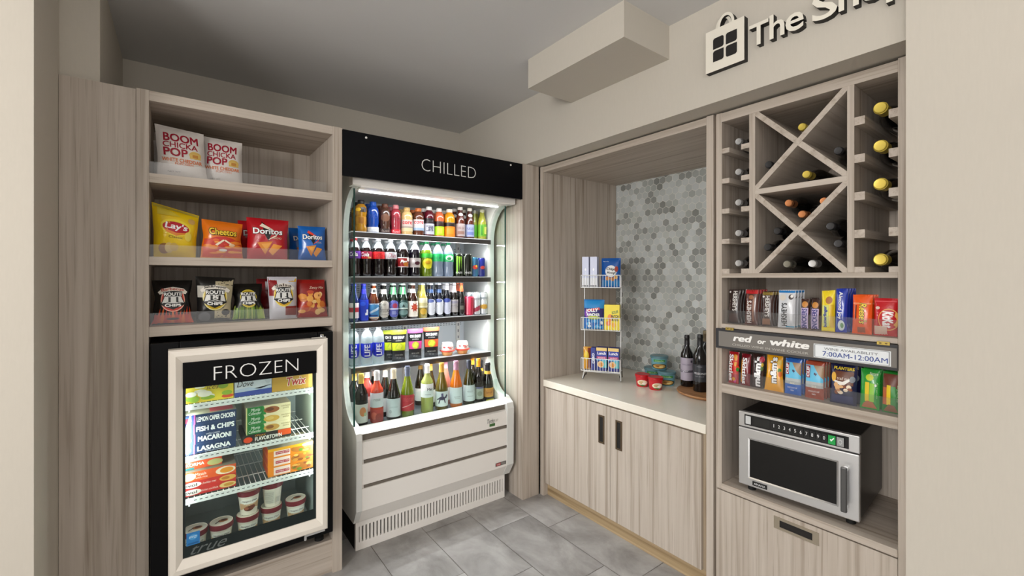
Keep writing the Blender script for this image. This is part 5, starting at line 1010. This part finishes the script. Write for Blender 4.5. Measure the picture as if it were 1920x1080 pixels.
def clif(lo): return [('r', .02, .42, .98, .9, '6AC4E8'), ('r', .02, .30, .98, .46, 'B8BCBA'), ('r', .02, .03, .98, .30, lo), ('p', [(.45, .9), (.98, .9), (.98, .55), (.75, .66)], 'A88A6A'), ('r', .05, .56, .28, .88, '9A1E2E'), ('t', 'CLIF', .08, .58, .25, .86, 'FFFFFF', {'r': 90, 'b': .04}), ('e', .55, .68, .05, .03, '3A2A4A'), ('p', [(.5, .72), (.6, .66), (.68, .7), (.6, .62)], '3A2A4A'), ('t', 'BAR', .4, .30, .66, .36, 'F4F0DC'), ('t', 'CHOCOLATE CHIP', .2, .18, .8, .225, 'F2F2F2'), ('t', 'oats', .4, .11, .6, .15, 'F2F2F2')]
bar('energy_bar', 'sky blue energy bar with a deep blue lower band on the lower candy shelf', .777, .062, .148, .012, '2A62B8', clif('1A62C0'), z=ZD, lean=.01, n=2, step=.03, back='blue banded energy bar')
bar('energy_bar', 'sky blue energy bar with a rust brown lower band on the lower candy shelf', .699, .066, .148, .012, 'A8482E', clif('9A3E26'), z=ZD, lean=.01, n=2, step=.03, back='rust banded energy bar')
nut = [('r', .2, .5, .9, .84, '6A3A22'), ('t', 'trail mix', .3, .62, .8, .7, 'F0E4D8', {'s': .2}), ('e', .16, .68, .1, .12, 'E8B02A'), ('p', [(.18, .56), (.5, .46), (.86, .66), (.84, .7), (.5, .5), (.2, .6)], 'F0ECE4'), ('e', .86, .66, .1, .08, '8A9098')] + blobs(['C88A5A', 'E0B07A', '8A4A2A', 'F0DCC0'], .22, .3, .84, .5, 14, 17, .09, .05) + [('t', 'PLANTERS', .16, .875, .92, .95, 'F0D23A', {'b': .05}), ('r', .1, .05, .9, .24, '2A3060')]
bar('nut_bag', 'navy trail mix bag with yellow lettering on the lower candy shelf', .603, .086, .15, .018, '1E2048', nut, z=ZD, lean=.015, n=1, step=.045, back='navy trail mix bag')
def nat(c2): return [('e', .5, .8, .2, .08, 'C8D81E'), ('r', .28, .2, .5, .68, 'E8C81E'), ('r', .52, .2, .76, .66, c2), ('t', 'crunchy', .84, .3, .94, .7, 'BFE0B0', {'r': 90}), ('t', 'Nature', .5, .86, .92, .94, 'E4F0D0'), ('p', [(.1, .04), (.9, .04), (.7, .2), (.4, .22), (.2, .14)], 'B8704A'), ('e', .82, .62, .05, .03, 'F4F4F0')]
bar('granola_bar', 'bright green granola bar with a yellow stripe on the lower candy shelf', .521, .058, .146, .012, '2A9A36', nat('8AC82A'), z=ZD, lean=.015, n=1, step=.03, back='bright green granola bar')
bar('granola_bar', 'green and brown granola bar at the right end of the lower candy shelf', .459, .052, .146, .012, '1E7A2A', [('r', .05, .62, .95, .95, '6A2E1A'), ('r', .05, .2, .34, .62, 'B85A22')] + nat('2A8A30')[1:3] + [('t', 'crunchy', .8, .3, .92, .7, 'BFE0B0', {'r': 90}), ('p', [(.1, .04), (.9, .04), (.7, .2), (.4, .22)], '8A5A3A')], z=ZD, lean=.015, n=1, step=.03, back='green and brown granola bar')

# ---- microwave
mwr = math.atan2(-.432, .030)                            # front turned a little towards the room
mw = thing('microwave_oven', 'stainless steel commercial microwave in the bay under the candy shelves', 'microwave', (2.015, .763, .553), mwr)
MWW, MWH, MWD = .434, .322, .412
z0 = .03
MB().box(-MWW / 2 + .003, MWW / 2 - .003, .024, MWD, z0, z0 + MWH, mat('161617', .35)).build('casing', mw, bevel=.004)
MB().box(-MWW / 2, MWW / 2, 0, .024, z0, z0 + .252, STEEL).build('door', mw, bevel=.004)
dr = [c for c in mw.children if c.name.startswith('door')][0]
MB().box(-MWW / 2, MWW / 2, .002, .026, z0 + .256, z0 + MWH, STEEL).build('control_panel', mw, bevel=.003)
cp = [c for c in mw.children if c.name.startswith('control')][0]
wx0, wx1, wz0, wz1 = -.170, .146, z0 + .042, z0 + .206
m_ = MB(); a = (wx0 - .006, wx1 + .006, wz0 - .006, wz1 + .006)
ring(m_, a, (wx0, wx1, wz0, wz1), -.002, -.0005, CHROME); m_.add([(wx0, -.0006, wz0), (wx1, -.0006, wz0), (wx1, -.0006, wz1), (wx0, -.0006, wz1)], [(0, 1, 2, 3)], mat('0C0C0C', .22)); m_.build('window', dr)
MB().box(.166, .186, -.040, -.026, z0 + .036, z0 + .205, mat('6A6A6A', .3, .8)).box(.168, .184, -.028, .0, z0 + .04, z0 + .056, STEEL).box(.168, .184, -.028, .0, z0 + .185, z0 + .2, STEEL).build('handle', dr, bevel=.004)
m_ = MB().box(-.158, -.100, -.003, .001, z0 + .010, z0 + .028, mat('101010', .4)); apply(m_, lambda u, v, L: (-.158 + .058 * u, -.003 - .0004 * L, z0 + .010 + .018 * v), [('t', 'AMANA', .1, .25, .9, .75, 'D0D0D0', {'b': .02})]); m_.build('maker_badge', dr)
m_ = MB().box(-.192, .184, 0, .003, z0 + .266, z0 + .312, mat('0C0C0C', .35)).build('key_strip', cp)
def KS(u, v, L): return (-.192 + u * .376, -.0003 - .0003 * L, z0 + .266 + v * .046)
kt = [('r', .012, .12, .07, .88, 'C9CACA'), ('r', .10, .15, .27, .85, '1C1C1A')]
for i, dch in enumerate('1234567890'):
    u = .292 + i * .0535; kt += [('r', u, .2, u + .046, .84, '2E2E2E'), ('r', u + .002, .24, u + .044, .80, '0E0E0E'), ('t', dch, u + (.020 if dch == '1' else .014), .38, u + (.026 if dch == '1' else .031), .68, 'E4E4E4')]
kt += [('r', .832, .14, .895, .88, '18A048'), ('p', [(.846, .5), (.858, .36), (.885, .66), (.878, .72), (.858, .5), (.852, .58)], 'F0FFF4'), ('r', .905, .14, .965, .88, '9A9C9C'), ('e', .935, .5, .016, .2, 'C8CACA'), ('e', .935, .5, .011, .14, '9A9C9C')]
t_ = MB(); apply(t_, KS, kt); t_.build('keys', cp)
for x in (-.18, .18):
    for y in (.05, .385): MB().lathe([(0, 0), (.016, 0), (.016, z0 + .002), (0, z0 + .002)], DARK, 12, (x, y)).build('foot', mw)

# ================================================================== SHOP SIGN
ss = thing('shop_sign', 'raised cream shop sign with a shopping bag emblem on the header wall', 'sign', (1.88, .966, 2.391), -PI / 2)
FACE = mat('E6E0D2', .6); SIDE = mat('120D0A', .6); DEP = .030
def extrude(mb, vs, fs, f, s, d=DEP):
    """vs: 2-D points already in local x/z; front face at y = -d"""
    mb.add([(a, -d, b) for a, b in vs], fs, f)
    cnt = {}
    for q in fs:
        for i in range(len(q)):
            e_ = (q[i], q[(i + 1) % len(q)]); k_ = tuple(sorted(e_)); cnt.setdefault(k_, []).append(e_)
    o = []
    for k_, l in cnt.items():
        if len(l) == 1: o.append(l[0])
    n_ = len(vs)
    mb.add([(a, -d, b) for a, b in vs] + [(a, 0, b) for a, b in vs], [(a, b, b + n_, a + n_) for a, b in o], s)
em = MB(); bw, bh = .083, .18
extrude(em, [(-bw, 0), (bw, 0), (bw, bh), (-bw, bh)], [(0, 1, 2, 3)], FACE, SIDE)
def leaf(cx, cz, s, k):
    pts = []; r = .4
    for q, (sx, sz) in enumerate(((-1, -1), (1, -1), (1, 1), (-1, 1))):
        if q in k:
            c0 = (cx + sx * s * (1 - r), cz + sz * s * (1 - r)); a0 = {0: PI, 1: 1.5 * PI, 2: 0, 3: .5 * PI}[q]
            pts += [(c0[0] + r * s * math.cos(a0 + PI / 2 * i / 5), c0[1] + r * s * math.sin(a0 + PI / 2 * i / 5)) for i in range(6)]
        else: pts.append((cx + sx * s, cz + sz * s))
    return pts
for cx, cz, k in ((-.026, .117, (1, 2, 3)), (.030, .117, (1, 3)), (-.026, .063, (1, 3)), (.030, .063, (0, 1, 3))):
    p = leaf(cx, cz, .0235, k); em.add([(a, -DEP - .0008, b) for a, b in p], [tuple(range(len(p)))], SIDE)
em.build('bag_emblem', ss)
for dx, dy in ((-.012, .5), (.006, 1)):
    n_ = 14; vo = [(dx + .036 * math.cos(PI * i / n_), bh + .05 * math.sin(PI * i / n_)) for i in range(n_ + 1)]; vi = [(dx + .025 * math.cos(PI * i / n_), bh + .038 * math.sin(PI * i / n_)) for i in range(n_ + 1)]
    h_ = MB(); extrude(h_, vo + vi, [(i, i + 1, n_ + 2 + i, n_ + 1 + i) for i in range(n_)], FACE, SIDE, DEP * dy); h_.build('bag_handle', ss)
x_ = .102
for ch_, wd, zb, ht in (('T', .074, .039, .088), ('h', .054, .039, .094), ('e', .062, .036, .068), (' ', .02, 0, 0), ('S', .078, .036, .098), ('h', .058, .039, .100), ('o', .066, .036, .07), ('p', .062, .006, .1)):
    if ch_ != ' ':
        v2, f2 = text_geo(ch_, .012, 0.0, True); l_ = MB(); extrude(l_, [(x_ + a * wd, zb + b * ht) for a, b in v2], f2, FACE, SIDE); l_.build('letter', ss)
    x_ += wd + .0035
